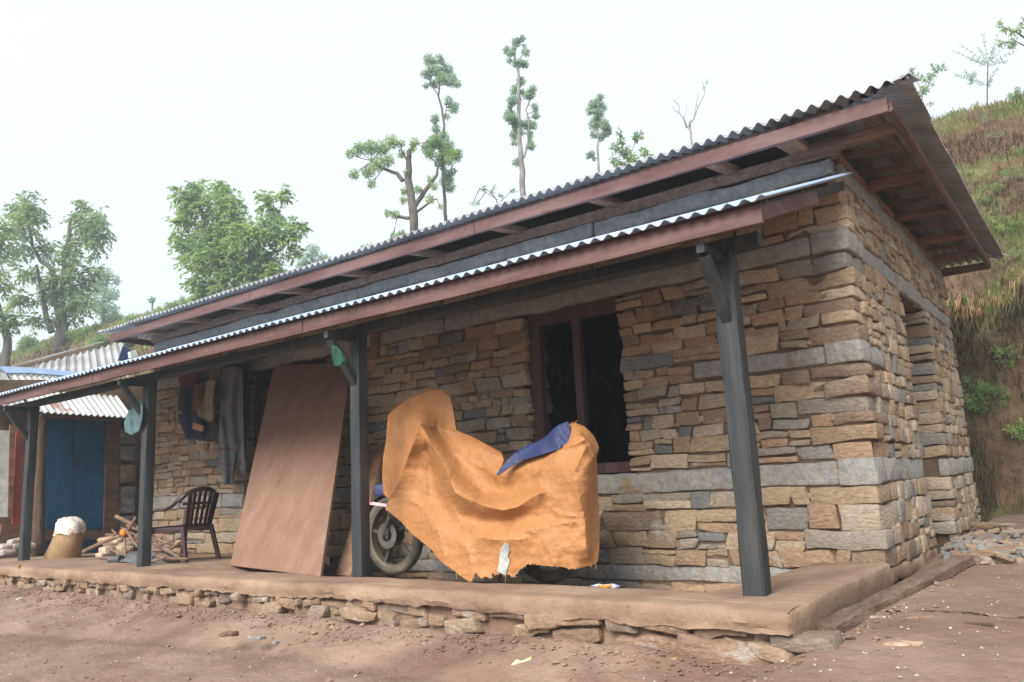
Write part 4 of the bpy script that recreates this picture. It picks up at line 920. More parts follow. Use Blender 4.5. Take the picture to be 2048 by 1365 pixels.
def peb():
    rs=random.Random(8); m=MB()
    for i in range(1200):
        if i<650: x=rs.uniform(.05,2.4); y=rs.uniform(-3.4,4)
        else: x=rs.uniform(-8,1.6); y=-2.6-rs.random()**1.5*2.2
        if i%3==0 and x>0: x=.2+rs.random()**2*1.0
        r=rs.uniform(.004,.014)*(1.6 if rs.random()<.08 else 1); z=float(groundz(np.array(x),np.array(y)))
        c=np.array([x,y,z+r*.2]); a=rs.uniform(0,3); e=rs.uniform(.5,1)
        V=[c+np.array([math.cos(a+t)*r*(1 if t_%2 else e),math.sin(a+t)*r*(1 if t_%2 else e),rs.uniform(-.2,.3)*r]) for t_,t in enumerate((0,1.57,3.14,4.71))]+[c+(0,0,r*.7),c-(0,0,r*.5)]
        g=rs.choice([(.40,.36,.31),(.34,.24,.18),(.24,.2,.17),(.5,.46,.40),(.3,.2,.14)])
        m.add(V,[(0,1,4),(1,2,4),(2,3,4),(3,0,4),(1,0,5),(2,1,5),(3,2,5),(0,3,5)],g)
    m.build('pebbles',MT['stone'],None,'small pebbles and chips strewn over the earth yard',None,kind='stuff',smooth=None,origin=(0,0,0))
peb()
def clods():
    rs=random.Random(18); m=MB()
    for i in range(1700):
        if i<1150: x=rs.uniform(-11,.1); y=-2.52-abs(rs.gauss(0,.16))
        elif i<1450: y=rs.uniform(-2.4,4.5); x=.16+abs(rs.gauss(0,.14))
        else: x=rs.uniform(-9,2); y=-2.6-rs.random()*2.4
        r=rs.uniform(.006,.020)*(1.8 if rs.random()<.05 else 1); z=float(groundz(np.array(x),np.array(y))); c=np.array([x,y,z+r*.2]); a=rs.uniform(0,3)
        V=[c+np.array([math.cos(a+k*1.26)*r*rs.uniform(.7,1.2),math.sin(a+k*1.26)*r*rs.uniform(.7,1.2),rs.uniform(-.3,.4)*r]) for k in range(5)]+[c+(rs.uniform(-.3,.3)*r,0,r*.8),c-(0,0,r*.6)]
        m.add(V,[(k,(k+1)%5,5) for k in range(5)]+[((k+1)%5,k,6) for k in range(5)])
    m.build('earth_clods',MT['ground'],None,'crumbs of earth fallen along the foot of the veranda',None,kind='stuff',smooth=None,origin=(0,0,0))
clods()
def flat(name,px,py,w,d,h_,lab,cat,col,rz=0,mat=None,tl=.1,z=None):
    c=onp(px,py,2,-.3 if px<1560 else -.17)
    for _ in range(4): zz=float(groundz(np.array(c[0]),np.array(c[1]))); c=onp(px,py,2,zz)
    V,F=rough(-w,w,-d,d,0,h_,cell=max(.03,w/3),r=min(.012,h_*.4),amp=.012 if mat is None else .004,freq=9,seed=int(px)); V=np.array(V); a=rz; V=np.stack([V[:,0]*math.cos(a)-V[:,1]*math.sin(a),V[:,0]*math.sin(a)+V[:,1]*math.cos(a),V[:,2]+V[:,0]*tl],1)+np.array([c[0],c[1],zz-.005])
    MB().add(V,F,col).build(name,MT[mat or 'stone'],None,lab,cat)
flat('flat_stone',458,1272,.085,.04,.035,'dark reddish flat stone on the earth below the plywood','stone',(.17,.10,.07))
flat('flat_stone',513,1279,.08,.04,.02,'thin grey flat stone on the earth, right of a dark one','stone',(.27,.26,.25))
flat('flat_stone',555,1287,.025,.02,.02,'tiny grey stone on the earth, right of a thin grey flat one','stone',(.25,.24,.24))
flat('flat_stone',1808,1287,.09,.05,.02,'pale flat stone on the earth at lower right','stone',(.48,.33,.24))
flat('stone_chip',1340,1317,.05,.035,.02,'ochre stone chip on the earth below the plinth corner','stone',(.42,.25,.12))
flat('stone_chip',1512,1315,.035,.03,.03,'small ochre lump on the earth below the corner post','stone',(.42,.24,.12))
flat('stone_chip',1568,1322,.018,.015,.012,'tiny white stone chip on the earth below the plinth corner','stone',(.6,.56,.5))
flat('stone_chip',1711,1231,.028,.02,.02,'small pale round stone at the front end of the timber beam','stone',(.55,.42,.3))
flat('stone_chip',1750,1235,.05,.02,.012,'pale sliver of stone right of the timber beam end','stone',(.5,.4,.32))
flat('twig',1840,1236,.08,.009,.014,'reddish flat splinter of wood on the earth at right','twig',(1,1,1),rz=.35,mat='stick')
flat('twig',1958,1250,.09,.009,.014,'thin dark twig lying on the earth at far right','twig',(1,1,1),rz=-.5,mat='barkpole')
flat('twig',1700,1280,.03,.006,.01,'short dark twig on the earth left of the pale flat stone','twig',(1,1,1),rz=.4,mat='barkpole')
c=onp(1040,1328,2,-.45); z0_=float(groundz(np.array(c[0]),np.array(c[1]))); c=onp(1040,1332,2,z0_)
V=[c+np.array(v) for v in ((-.05,-.02,.005),(.0,-.03,.02),(.055,.03,.035),(.05,.05,.045),(.01,.02,.02),(-.045,.01,.015),(-.02,-.005,.035))]; V+=[v-np.array((0,0,.004)) for v in V]
wrp=MB().add(V,[(0,1,6),(1,4,6),(4,5,6),(5,0,6),(1,2,3,4),(7,13,8),(8,13,11),(11,13,12),(12,13,7),(8,11,10,9)]).build('sweet_wrapper',cloth('wrap2',(.60,.68,.16),(.7,.7,.55),60),None,'torn yellow green sweet wrapper lying on the earth in front','wrapper',smooth=None)
flat('paper_scrap',40,1198,.05,.03,.015,'small white paper scrap on the earth at far left','paper',(.62,.62,.62),mat=None)
c=onp(30,1135,1,-2.53); MB().beam(onp(38,1137,1,-2.52),onp(41,1127,1,-2.54),.03,.006).build('yellow_leaf',cloth('yl',(.7,.45,.15)),None,'small yellowish leaf stuck to the mud edge at far left','leaf')
# ------------------------------------------------------------------ trees
SIDE=np.array([FH[1],-FH[0],0]) # unit, to picture right
def ground_depth(px,py):
    d=ray(px,py); k=d@FH; t=6.0
    while t<400:
        p=CX+d*(t/k)
        if p[2]<float(allz(np.array(p[0]),np.array(p[1]))): return t
        t*=1.01
    return 60.
def leaf_mass(name,pts,radii,n_per,ls,style,mat,parent,seed=0,asp=.38):
    """leaf quads through clumps. ls leaf length"""
    rg=np.random.default_rng(seed); C=[];Dr=[]
    for (c,r,n) in zip(pts,radii,n_per):
        n=int(n); 
        if n<1: continue
        v=rg.normal(size=(n,3)); v/=np.linalg.norm(v,axis=1,keepdims=True); rad=r*rg.random(n)[:,None]**.55
        if style=='frond':
            # leaflets along arching stalks
            ns=max(3,n//9); d=rg.normal(size=(ns,3)); d[:,2]+=.25; d/=np.linalg.norm(d,axis=1,keepdims=True); o=rg.normal(size=(ns,3))*.38*r
            t=rg.random(n)**.8; s=rg.integers(0,ns,n); ar=d[s]*(t[:,None]*r*1.25)+o[s]; ar[:,2]-= (t**2)*r*.45
            side=np.cross(d[s],[0,0,1.]); side/=np.linalg.norm(side,axis=1,keepdims=True)+1e-6; sg=np.where(rg.random(n)<.5,-1,1)[:,None]
            dr=d[s]*.7+side*sg*.8+rg.normal(size=(n,3))*.15; dr[:,2]-=.5*t+.25
            C.append(c+ar); Dr.append(dr)
        else:
            C.append(c+v*rad); dr=v*.8+rg.normal(size=(n,3))*.6; dr[:,2]-=.15; Dr.append(dr)
    if not C: return
    C=np.concatenate(C); D=np.concatenate(Dr); D/=np.linalg.norm(D,axis=1,keepdims=True)+1e-9; n=len(C)
    up=rg.normal(size=(n,3))*.6+np.array([0,0,1.]); Sd=np.cross(D,up); Sd/=np.linalg.norm(Sd,axis=1,keepdims=True)+1e-9
    L=ls*rg.uniform(.6,1.3,(n,1)); Wd=L*asp
    Nn=np.cross(Sd,D)
    V=np.stack([C,C+D*L*.45+Sd*Wd*.5+Nn*L*.05,C+D*L-Nn*L*.12,C+D*L*.45-Sd*Wd*.5+Nn*L*.05],1).reshape(-1,3); F=np.arange(4*n).reshape(-1,4)
    return mesh_obj(name,V,F,mat,parent)
def tree(name,label,D,trunks,clumps,leaf=6,dens=1.,style='clump',mat='leaf_dark',bark='bark',group=None,seed=0,flat=.6,cat='tree',twigs=True,asp=.38):
    u=D/FPX*(1.02)
    base=atd(trunks[0][0][0],trunks[0][0][1],D); gz=float(allz(np.array(base[0]),np.array(base[1])))
    root=empty(name,(base[0],base[1],min(gz,base[2])),label,cat,group)
    rg=random.Random(seed); m=MB(); nodes=[]
    for ti,tr in enumerate(trunks):
        pts=[atd(x,y,D)+FH*(rg.uniform(-3,3)*u*min(k,4)*.8) for k,(x,y,r) in enumerate(tr)]; rad=[max(r,.7)*u for x,y,r in tr]
        if ti==0 and gz<base[2]-.05: 
            pts.insert(0,np.array([base[0],base[1],gz-.3])); rad.insert(0,rad[0]*1.1)
        # smooth subdivision
        P=[pts[0]];Q=[rad[0]]
        for a,b,ra,rb in zip(pts[:-1],pts[1:],rad[:-1],rad[1:]):
            for t in (1/3,2/3,1): P.append(a+(b-a)*t+np.array([rg.uniform(-1,1),rg.uniform(-1,1),0])*(ra*.25 if t<1 else 0)); Q.append(ra+(rb-ra)*t)
        m.tube(P,Q,n=7,jit=.08); nodes+=P[1:]
    if name=='slender_tree': clumps=list(clumps)+[((a[0]+b[0])/2,(a[1]+b[1])/2,(a[2]+b[2])*.27) for a,b in zip(clumps[:-1],clumps[1:]) if math.hypot(a[0]-b[0],a[1]-b[1])<32]
    C=[];Rr=[];N=[]
    for cl in clumps:
        x,y,r=cl[:3]; c=atd(x,y,D)+FH*rg.uniform(-1,1)*r*u*1.1; C.append(c); Rr.append(r*u); N.append(dens*(r*r)*1.5)
        if twigs and nodes:
            a=min(nodes,key=lambda q:np.linalg.norm(q-c)); mid=(a+c)/2+np.array([rg.uniform(-.2,.2)*r*u,0,-.1*r*u]); m.tube([a,mid,c],[1.1*u,.8*u,.4*u],n=4,cap=False)
            for _ in range(3):
                e=c+np.array([rg.uniform(-1,1),rg.uniform(-1,1),rg.uniform(-.6,1)])*r*u*.8; m.tube([mid,(mid+e)/2,e],[.6*u,.45*u,.25*u],n=3,cap=False)
    m.build('trunk',MT[bark],root,smooth=70)
    if C: leaf_mass('crown',C,Rr,N,leaf*u,style,MT[mat],root,seed,asp)
    return root
Z2=lambda x,y:(650+x/2.56,50+y/2.56); Z1=lambda x,y:(x/2.926,340+y/2.926)
DA=ground_depth(120,704)
tree('broadleaf_tree','leafy green forked tree with thick dark trunk on the hill at left',DA,[[(120,702,12),(118,665,8),(117,640,6),(112,600,5),(112,560,5),(100,535,5),(80,522,4),(62,492,3),(60,442,3),(54,402,2)],[(124,700,9),(130,650,6),(124,600,5),(126,540,5),(127,514,4),(138,485,5),(141,440,3)],[(104,665,7),(90,620,5),(80,565,4),(72,530,3)]],
 [(51,402,20),(72,425,20),(58,462,24),(42,505,20),(82,495,20),(60,430,24),(30,425,12),(148,432,20),(178,428,20),(195,452,20),(160,462,22),(185,482,18),(205,470,12),(140,500,18),(150,532,24),(175,540,18),(110,560,22),(60,548,18),(150,572,26),(95,590,22),(50,600,18),(142,612,24),(172,600,18),(112,640,16),(60,640,16),(35,610,12),(158,405,12)],leaf=9,dens=.85,style='frond',seed=1)
tree('broadleaf_tree','partly cut off dark tree at the left edge',DA*.92,[[(10,730,9),(14,680,8),(8,640,7),(-6,600,6),(-20,540,5)],[(12,660,6),(30,630,4)]],[(-2,450,20),(6,480,16),(-5,560,22),(12,575,14),(2,640,20),(28,640,16),(15,655,14),(-20,500,30)],leaf=9,dens=.85,style='frond',seed=2)
DB=DA*.88
tree('broadleaf_tree','broad bushy tree with fresh green drooping leaves rising over the left roof',DB,[[(452,640,9),(448,600,8),(444,575,7),(432,520,6),(410,450,4),(392,390,3)],[(462,600,7),(474,570,6),(500,520,5),(535,470,4),(556,420,2)],[(446,575,5),(445,480,4),(440,390,3)],[(500,520,4),(560,500,3),(596,462,2)]],
 [(385,372,20),(368,395,18),(400,398,22),(360,440,20),(378,425,18),(438,375,18),(448,402,22),(424,425,24),(470,420,22),(524,392,13),(563,388,14),(530,410,14),(548,430,18),(592,455,16),(606,452,9),(572,480,24),(590,505,13),(540,470,28),(430,458,30),(400,475,28),(470,462,32),(500,482,30),(430,505,34),(480,522,34),(530,522,30),(400,525,26),(368,492,22),(350,470,12),(552,548,20),(500,560,28),(450,562,26),(410,575,26),(385,560,14),(400,595,14)],leaf=10,dens=.9,style='frond',mat='leaf_fresh',seed=3)
tree('broadleaf_tree','small rounded pale tree just above the roof edge left of centre',DB*1.4,[[(628,560,4),(628,535,3),(624,515,2)]],[(610,524,17),(640,520,17),(626,503,14),(598,532,10),(655,525,9)],leaf=6,dens=1.1,mat='leaf_pale',seed=4)
tree('broadleaf_tree','hazy pale tree behind the thick forked tree at left',DA*1.35,[[(206,660,4),(206,610,3),(214,560,2)]],[(215,552,16),(200,575,18),(226,590,18),(208,615,22),(232,560,9),(190,610,14),(210,640,20),(232,620,10)],leaf=6,dens=.95,mat='leaf_pale',seed=5)
DM=30.
tree('gnarled_tree','gnarled lopped tree with spreading limbs above the middle of the roof',DM,[[(828,466,9),(826,421,9),(816,362,8),(818,331,6),(818,308,5),(832,286,3)],[(806,362,5),(794,347,4),(767,339,3),(744,323,2)],[(830,413,5),(849,382,5),(873,351,3),(876,331,2)],[(818,437,4),(794,433,3),(779,425,2)],[(832,425,3),(865,402,2),(874,398,1)],[(818,330,2.5),(803,300,2)]],
 [(Z2(*c[:2])+(c[2],)) for c in ((130,665,9),(180,650,14),(235,640,16),(290,625,16),(345,610,14),(150,770,10),(220,745,14),(280,725,16),(330,705,12),(240,820,9),(390,605,8),(460,610,9),(390,660,8),(450,640,8),(520,620,12),(560,590,12),(540,670,12),(600,640,14),(640,660,12),(680,650,9),(640,700,10),(420,760,7),(405,850,8),(480,850,8),(560,830,8),(540,790,8),(360,975,9),(320,965,7),(540,900,9),(590,930,5),(400,900,7),(440,880,6),(350,1080,7),(390,1070,8))],leaf=5,dens=1.7,mat='leaf_fresh',seed=6)
tree('slender_tree','tall slender lopped tree with tufted top right of the gnarled tree',DM*1.02,[[(892,447,4),(888,382,3.5),(884,304,3.2),(889,253,2.6),(884,218,2.3),(877,194,2),(880,175,1.6),(878,140,1)],[(877,192,1.3),(862,168,1),(856,150,.8)],[(889,235,1.2),(893,215,.8)],[(884,300,1.6),(873,270,1.2),(872,235,1)]],
 [(858,122,11),(878,120,9),(893,135,12),(865,145,13),(885,160,13),(850,150,9),(868,165,9),(905,152,9),(916,170,7),(898,168,8),(852,170,6),(897,205,9),(908,222,9),(912,212,6),(870,238,9),(872,258,9),(893,232,6),(885,275,14),(870,290,14),(895,298,16),(912,312,12),(860,300,10),(880,325,13),(895,350,10),(900,375,11),(905,345,8),(888,365,9)],leaf=5,dens=2.1,mat='leaf_pale',seed=7)
tree('slender_tree','tallest slender pale trunked tree standing alone above the roof centre',DM,[[(1047,398,6.5),(1045,343,6),(1039,284,5),(1037,226,4.2),(1038,167,3.5),(1035,136,3),(1029,116,2),(1031,89,1.3)],[(1048,316,2.5),(1056,284,2),(1058,245,2),(1052,218,1.6),(1066,185,1.2)],[(1035,136,1.6),(1043,112,1.2)],[(1036,280,1.5),(1026,262,1.2),(1022,235,1)]],
 [(1013,98,8),(1022,110,8),(1032,82,9),(1045,80,6),(1052,103,8),(1018,118,5),(1040,128,9),(1050,128,8),(1030,130,7),(1042,160,9),(1030,178,10),(1060,185,10),(1066,176,7),(1052,192,7),(1024,205,10),(1018,222,11),(1070,215,7),(1072,232,7),(1022,240,13),(1035,250,11),(1056,245,11),(1066,254,8),(1030,266,10),(1060,268,7),(1062,292,8),(1034,322,8),(1028,284,6),(1012,232,7)],leaf=5,dens=2.5,mat='leaf_pale',bark='palebark',seed=8)
tree('slender_tree','small narrow tree with dense oval crown right of the tallest tree',DM*1.05,[[(1198,352,2.6),(1195,300,2.4),(1196,284,2),(1193,250,1.6),(1196,215,1)],[(1196,284,1.5),(1208,275,1)],[(1195,318,1.2),(1184,312,1)]],
 [(1200,195,8),(1185,208,9),(1204,210,11),(1180,222,9),(1198,230,12),(1190,245,13),(1208,252,11),(1214,264,9),(1202,272,9),(1186,270,7),(1219,260,5),(1178,310,6),(1184,306,5),(1188,318,4)],leaf=4.5,dens=2.6,mat='leaf_pale',bark='palebark',seed=9)
tree('sapling','leafy sapling poking up behind the roof between two slender trees',DM*.8,[[(1256,345,1.3),(1256,320,1.1),(1252,300,.8)],[(1256,325,.8),(1240,280,.6)],[(1256,325,.8),(1275,272,.6)],[(1256,330,.8),(1292,305,.6)]],
 [(1243,280,7),(1238,268,5),(1272,278,8),(1280,272,5),(1228,298,8),(1250,305,10),(1287,305,7),(1296,312,5),(1236,325,8),(1262,318,10),(1275,325,7),(1250,330,8),(1225,318,5)],leaf=9,dens=.9,mat='leaf_fresh',seed=10,asp=.3)
tree('bare_tree','nearly bare small tree with thin forked branches above the right of the roof',DM,[[(1385,300,2.6),(1382,269,2.4),(1380,245,2)],[(1380,250,1.4),(1373,257,1.2),(1367,241,1),(1357,226,.9),(1358,215,.7),(1345,203,.5)],[(1380,245,1.4),(1388,238,1.2),(1396,214,1),(1408,192,.8),(1408,178,.6),(1406,160,.4)],[(1388,238,.8),(1392,210,.6),(1395,190,.5)],[(1382,265,1),(1373,250,.8),(1369,240,.6)],[(1367,241,.6),(1372,222,.5),(1374,208,.4)],[(1408,178,.5),(1414,166,.4),(1413,158,.3)],[(1357,226,.5),(1350,222,.4),(1344,210,.3)]],
 [(1381,243,4),(1357,226,3),(1395,214,2.5),(1409,176,3),(1414,164,3)],leaf=4,dens=1.2,mat='leaf_pale',bark='palebark',seed=11,twigs=False)
tree('sapling','sparse twiggy sapling tops low above the roof left of the tallest tree',DM*.85,[[(1000,420,1.2),(990,395,1),(975,380,.7)],[(1000,405,.8),(1020,385,.6),(1030,378,.5)],[(995,400,.8),(960,378,.5)]],[(945,408,4),(955,408,4),(968,378,5),(985,384,4),(1000,390,4),(1022,380,4),(1030,384,3),(990,376,3)],leaf=6,dens=1.2,mat='leaf_pale',seed=12,asp=.3)
tree('bush','tiny leafy treetops just above the roof edge left of the gnarled tree',DM*1.2,[[(735,520,2),(732,500,1)]],[(728,496,8),(740,492,7),(800,468,6)],leaf=5,dens=1.3,mat='leaf_fresh',seed=13)
# right hand saplings
DJ=ground_depth(1858,232)
tree('sapling','thin leafy sapling beside the right end of the roof ridge',DJ*.75,[[(1842,225,1),(1845,195,.9),(1850,170,.8),(1868,145,.6),(1885,138,.4)],[(1847,190,.7),(1832,160,.5),(1822,140,.4)],[(1845,215,.5),(1860,205,.4)]],[(1824,142,4),(1832,158,5),(1845,160,5),(1853,178,6),(1865,150,6),(1874,140,5),(1885,138,4),(1840,190,4),(1846,180,4),(1862,168,4),(1862,208,3),(1836,207,4),(1866,133,3)],leaf=8,dens=1.0,mat='leaf_dark',seed=14,asp=.4)
def fronds(name,label,D,stem,fr,leafpx,mat='leaf_dark',bark='bark',seed=0):
    u=D/FPX*1.02; b=atd(*stem[0][:2],D); gz=float(allz(np.array(b[0]),np.array(b[1]))); root=empty(name,(b[0],b[1],min(gz,b[2])),label,'tree'); m=MB(); rg=random.Random(seed)
    pts=[atd(x,y,D) for x,y,r in stem]; rad=[r*u for _,_,r in stem]
    if gz<pts[0][2]-.05: pts.insert(0,np.array([b[0],b[1],gz-.2])); rad.insert(0,rad[0])
    m.tube(pts,rad,n=6); V=[];F=[]
    for (x0,y0,x1,y1) in fr:
        a=atd(x0,y0,D); e=atd(x1,y1,D)+FH*rg.uniform(-12,12)*u; mid=(a+e)/2+np.array([0,0,4*u]); P=[a*(1-t)**2+2*mid*t*(1-t)+e*t*t for t in np.linspace(0,1,8)]
        m.tube(P,.45*u,n=3,cap=False)
        for k in range(1,8):
            d=P[k]-P[k-1]; d/=np.linalg.norm(d); 
            for sg in (-1,1):
                sd=np.cross(d,FH)*sg; dr=d*.6+sd*.8+FH*rg.uniform(-.5,.5); dr/=np.linalg.norm(dr); L=leafpx*u*(1.1-.05*k)*rg.uniform(.8,1.1); w=np.cross(dr,FH+np.array([rg.uniform(-.8,.8)]*3)); w/=np.linalg.norm(w); c=P[k]; n=len(V)
                V+= [c,c+dr*L*.4+w*L*.17,c+dr*L,c+dr*L*.4-w*L*.17]; F.append((n,n+1,n+2,n+3))
    m.build('trunk',MT[bark],root,smooth=70); mesh_obj('crown',np.array(V),F,MT[mat],root); return root
DK=ground_depth(1974,300)
fronds('sapling','tall single stemmed sapling with long paired leaves on the right terrace',DK,[(1973,305,1.6),(1974,220,1.5),(1975,160,1.3),(1976,125,1)],[(1976,135,1914,98),(1976,130,1926,84),(1976,128,1970,68),(1976,128,2002,62),(1976,132,2032,102),(1976,134,2016,122),(1976,128,1995,92),(1976,132,1945,112),(1974,170,1990,142),(1974,178,1986,156),(1972,172,1940,160),(1945,162,1905,155),(1945,164,1925,148),(1945,164,1950,146),(1948,165,1932,172),(1976,130,1958,95),(1976,130,2020,85)],9,mat='leaf_pale',seed=2)
DL=ground_depth(2040,205)
tree('hill_bush','round green bush near the hill crest at right',DL,[[(2028,222,2),(2028,205,1.5)]],[(2028,200,10),(2034,190,9),(2022,192,8),(2040,208,8),(2026,212,9),(2034,180,6)],leaf=4,dens=1.6,mat='leaf_dark',seed=16,cat='bush')
tree('overhanging_tree','dark branch tip reaching in at the upper right corner',DL*.8,[[(2130,300,6),(2120,200,5),(2100,140,4),(2080,105,3),(2055,75,2.2),(2035,62,1.6),(2012,58,1),(1998,52,.6)],[(2080,105,2),(2050,92,1.4),(2030,86,1)],[(2070,60,1.2),(2052,40,.9),(2040,36,.7)]],[(1998,52,5),(2010,62,7),(2022,68,6),(2035,62,6),(2003,84,7),(2018,92,8),(2030,78,6),(2000,42,3),(2045,50,5),(2100,120,25),(2090,60,20)],leaf=7,dens=.8,mat='leaf_dark',seed=17)
tagp(mesh_obj('x',np.zeros((3,3)),[(0,1,2)],None),None) if False else None
# dark stump on the terrace
c=atd(1944,250,ground_depth(1944,252)); V,F=rough(c[0]-.11,c[0]+.11,c[1]-.1,c[1]+.1,c[2]-.15,c[2]+.2,cell=.08,r=.06,amp=.05,seed=3); MB().add(V,F).build('tree_stump',MT['barkpole'],None,'dark old stump on the upper terrace at right','stump')
# bushes on the hill at left
rgb=random.Random(9); k=0
for (px,py,r,mt) in ((285,645,26,'leaf_fresh'),(320,628,20,'leaf_fresh'),(350,615,16,'leaf_dark'),(250,670,30,'leaf_fresh'),(200,690,26,'leaf_fresh'),(160,670,24,'leaf_fresh'),(60,690,22,'leaf_dark'),(230,640,20,'leaf_fresh'),(375,604,12,'leaf_fresh'),(305,600,6,'leaf_pale')):
    D=ground_depth(px,py+6)*.98
    labs=['fresh green bush on the left hill crest above the shed roof','green bush left of the roof end on the hill','small dark bush on the crest near the roof','large green bush just left of the upper roof corner','green bush above the striped shed roof','light green bush beside the forked tree trunk','dark bush at the foot of the left edge tree','green bush behind the large one by the roof corner','last small bush on the crest touching the roof','wispy pale shrub standing up on the left hill crest']
    tree('hill_bush',labs[k],D,[[(px,py+r*.8,1.5),(px,py,1)]],[(px+rgb.uniform(-.7,.7)*r,py+rgb.uniform(-.3,.4)*r,r*.5) for _ in range(7)],leaf=6,dens=1.1,mat=mt,seed=20+k,cat='bush'); k+=1
# ------------------------------------------------------------------ grass
GC=[(.19,.27,.09),(.26,.33,.12),(.30,.36,.13),(.36,.35,.16),(.45,.36,.19),(.42,.27,.15)]
slope=lambda x,y:np.abs(allz(x,y+.15)-allz(x,y-.15))/.3
def grass(name,label,n,region,hfun,dens_fn,cols,seed,lean=.5,droop=.6,w=.012,bank=True):
    rg=np.random.default_rng(seed); x=rg.uniform(region[0],region[1],n); y=rg.uniform(region[2],region[3],n); keep=rg.random(n)<dens_fn(x,y); x,y=x[keep],y[keep]; n=len(x); z=allz(x,y)
    # tufts
    a=rg.uniform(0,2*np.pi,n); H=hfun(x,y)*rg.uniform(.5,1.3,n); ln=rg.uniform(.1,1,n)*lean
    d=np.stack([np.cos(a)*ln,np.sin(a)*ln-droop*.4,np.ones(n)],1); d/=np.linalg.norm(d,axis=1,keepdims=True); B=np.stack([x,y,z-.02],1)
    sd=np.stack([-np.sin(a+.6),np.cos(a+.6),np.zeros(n)],1)*(w*H/.3)[:,None]
    Mid=B+d*H[:,None]*.6; dd=d.copy(); dd[:,2]-=droop+ln; dd[:,1]-=droop*.5; Tip=Mid+dd*H[:,None]*.55
    V=np.stack([B-sd,B+sd,Mid+sd*.7,Mid-sd*.7,Tip],1).reshape(-1,3); b=np.arange(n)*5
    F=np.concatenate([np.stack([b,b+1,b+2],1),np.stack([b,b+2,b+3],1),np.stack([b+3,b+2,b+4],1)])
    cols=np.array(cols); f=fb2(x,y,.6,3,seed+3)*.5+.5+rg.normal(0,.22,n); ci=np.clip((f*len(cols)).astype(int),0,len(cols)-1); sl=slope(x,y)>1.7; BK=np.array([(.09,.085,.045),(.13,.12,.06),(.15,.095,.055),(.19,.14,.08)]); T=np.where((sl&bank)[:,None],BK[rg.integers(0,4,n)],cols[ci])*rg.uniform(.75,1.25,(n,1)); T=np.repeat(T,5,0)
    o=mesh_obj(name,V,F,MT['grass'],None,tint=T,origin=(0,0,0)); tagp(o,label,None,kind='stuff')
def dens(x,y):
    s=slope(x,y); return np.clip(np.where(s>1.8,.10,.95)*(.45+.9*np.clip(fb2(x,y,.8,3,77)+.35,0,1)),0,1)*np.where(y<7.0,.3,1)
grass('terrace_grass','green and straw coloured grass covering the terraces at right',52000,(-2.4,4.5,6.6,15),lambda x,y:.16+.06*(slope(x,y)<1.5),dens,GC,5)
def lipd(x,y):
    r=0
    for yy in (7.7,9.0,10.35,11.8): r=np.maximum(r,np.exp(-((y-yy-.1)/.22)**2))
    return r
grass('lip_grass','long grass overhanging the terrace edges at right',60000,(-2.4,4.5,7.2,12.6),lambda x,y:.17+0*x,lipd,GC[1:4],6,droop=.9)
def dryd(x,y): return np.exp(-((y-7.65)/.35)**2)*.9*np.clip(.4+fb2(x,y,1.5,2,12),0,1)
grass('dry_grass','long reddish straw grass hanging down the cut bank behind the house',9000,(-.4,3.2,6.9,8.7),lambda x,y:(.35+.25*fb2(x,y,2.2,2,14)).clip(.12,.9),dryd,[(.48,.30,.16),(.55,.38,.2),(.45,.22,.13),(.3,.32,.13)],7,droop=1.5,w=.009)
grass('root_tangle','brown roots and dead stems hanging on the cut earth bank behind the house',9000,(-.6,3.4,6.38,7.7),lambda x,y:(.16+.2*fb2(x,y,2.5,2,15)).clip(.05,.5),lambda x,y:np.clip(.35+fb2(x,y,1.2,3,16),0,1),[(.10,.06,.04),(.15,.10,.06),(.20,.14,.09),(.13,.15,.06)],9,droop=1.6,w=.006)
grass('hill_grass','grass covering the hill behind the shed at left',60000,(-75,-12,6.8,15.5),lambda x,y:.32+0*x,lambda x,y:.55+0*x,GC[0:5],8,w=.03)
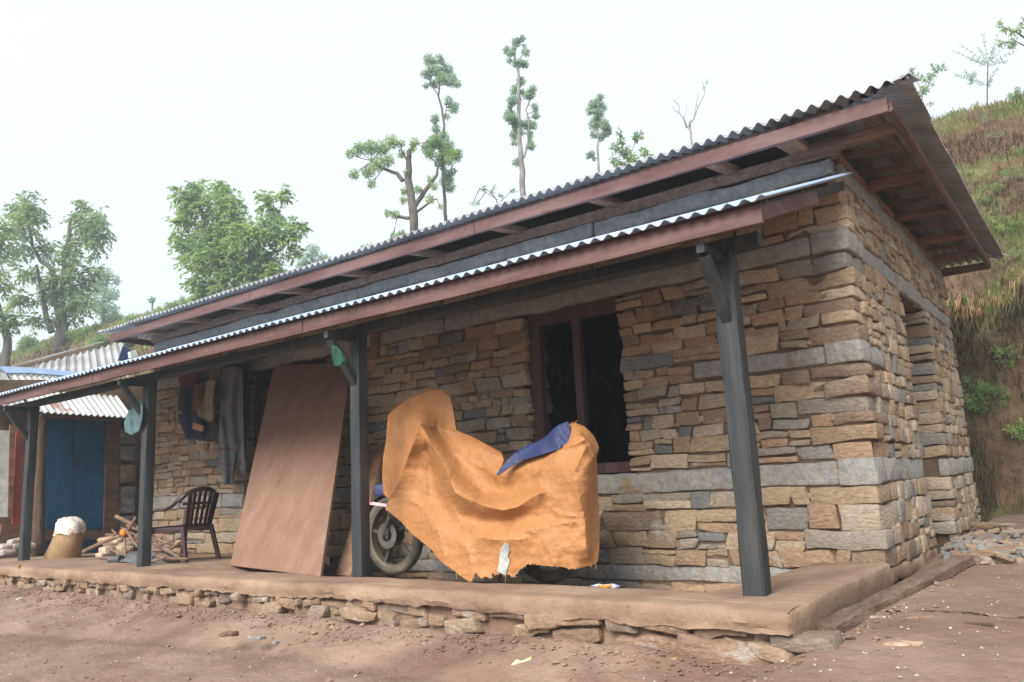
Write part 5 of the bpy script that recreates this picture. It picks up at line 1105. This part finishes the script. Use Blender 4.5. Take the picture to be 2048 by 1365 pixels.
for k,(px,py,r,mt,lab) in enumerate(((1880,262,10,'leaf_dark','small shrub at the left end of the upper terrace'),(1905,228,9,'leaf_fresh','low bush on the hill crest left of the stump'),(1925,340,11,'leaf_fresh','bright low bush on the second terrace lip'),(1985,375,14,'leaf_dark','dark weeds on the bank below the second lip'),(2030,345,13,'leaf_fresh','fresh green clump on the second lip at the right edge'),(2015,450,16,'leaf_fresh','green tuft on the third terrace'),(1962,400,12,'leaf_dark','weeds on the bank beside the roof edge'),(2040,505,14,'leaf_dark','dark leafy tuft above the straw grass at the right edge'),(1990,268,8,'leaf_dark','small tuft under the tall sapling'),(2045,300,10,'leaf_fresh','small bush at the right edge of the dark bank'))):
    D=ground_depth(px,py+4)*.985; tree('terrace_shrub',lab,D,[[(px,py+r*.6,.8),(px,py,.6)]],[(px+rgb.uniform(-1.9,1.9)*r,py+rgb.uniform(-.5,.6)*r,r*rgb.uniform(.15,.4)) for _ in range(13)],leaf=5,dens=.9,mat=mt,seed=80+k,cat='shrub',asp=.35,twigs=False)
# small fern clumps on the bank
for k,(px,py,r,lab) in enumerate(((1945,790,26,'green weeds hanging low on the cut bank right of the wall'),(1985,800,24,'green weeds hanging in the middle of the cut bank'),(2040,860,20,'green weeds on the cut bank at the right edge'),(1925,770,14,'green weeds on the bank touching the side wall'),(1918,605,9,'small broad leaved weed below the back roof corner'),(1925,470,14,'pale weed on the bank near the roof edge'),(2010,715,16,'thin green weeds on the bank below the dry grass'))):
    D=ground_depth(px,py); tree('weed_clump',lab,D*.985,[[(px,py+r*.5,.8),(px,py,.6)]],[(px+rgb.uniform(-1.2,1.2)*r,py+rgb.uniform(-1.1,1.1)*r,r*rgb.uniform(.15,.42)) for _ in range(12)],leaf=9,dens=.5,mat='leaf_dark' if k%2 else 'leaf_fresh',seed=60+k,cat='weeds',asp=.25,twigs=False)
# ------------------------------------------------------------------ blacks lifted and far trees paled by an added haze
hz=MB(); hz.box(-130,60,-20,70,-2,33)
hm=bpy.data.materials.new('veil_haze'); hm.use_nodes=True; hn=hm.node_tree; hn.nodes.clear(); ho=hn.nodes.new('ShaderNodeOutputMaterial'); hv=hn.nodes.new('ShaderNodeVolumePrincipled')
hv.inputs['Color'].default_value=(.82,.92,1,1); hv.inputs['Density'].default_value=.0042; hv.inputs['Anisotropy'].default_value=.2; hn.links.new(hv.outputs[0],ho.inputs['Volume'])
hz.build('veil_haze',hm,None,kind='stuff',smooth=None)
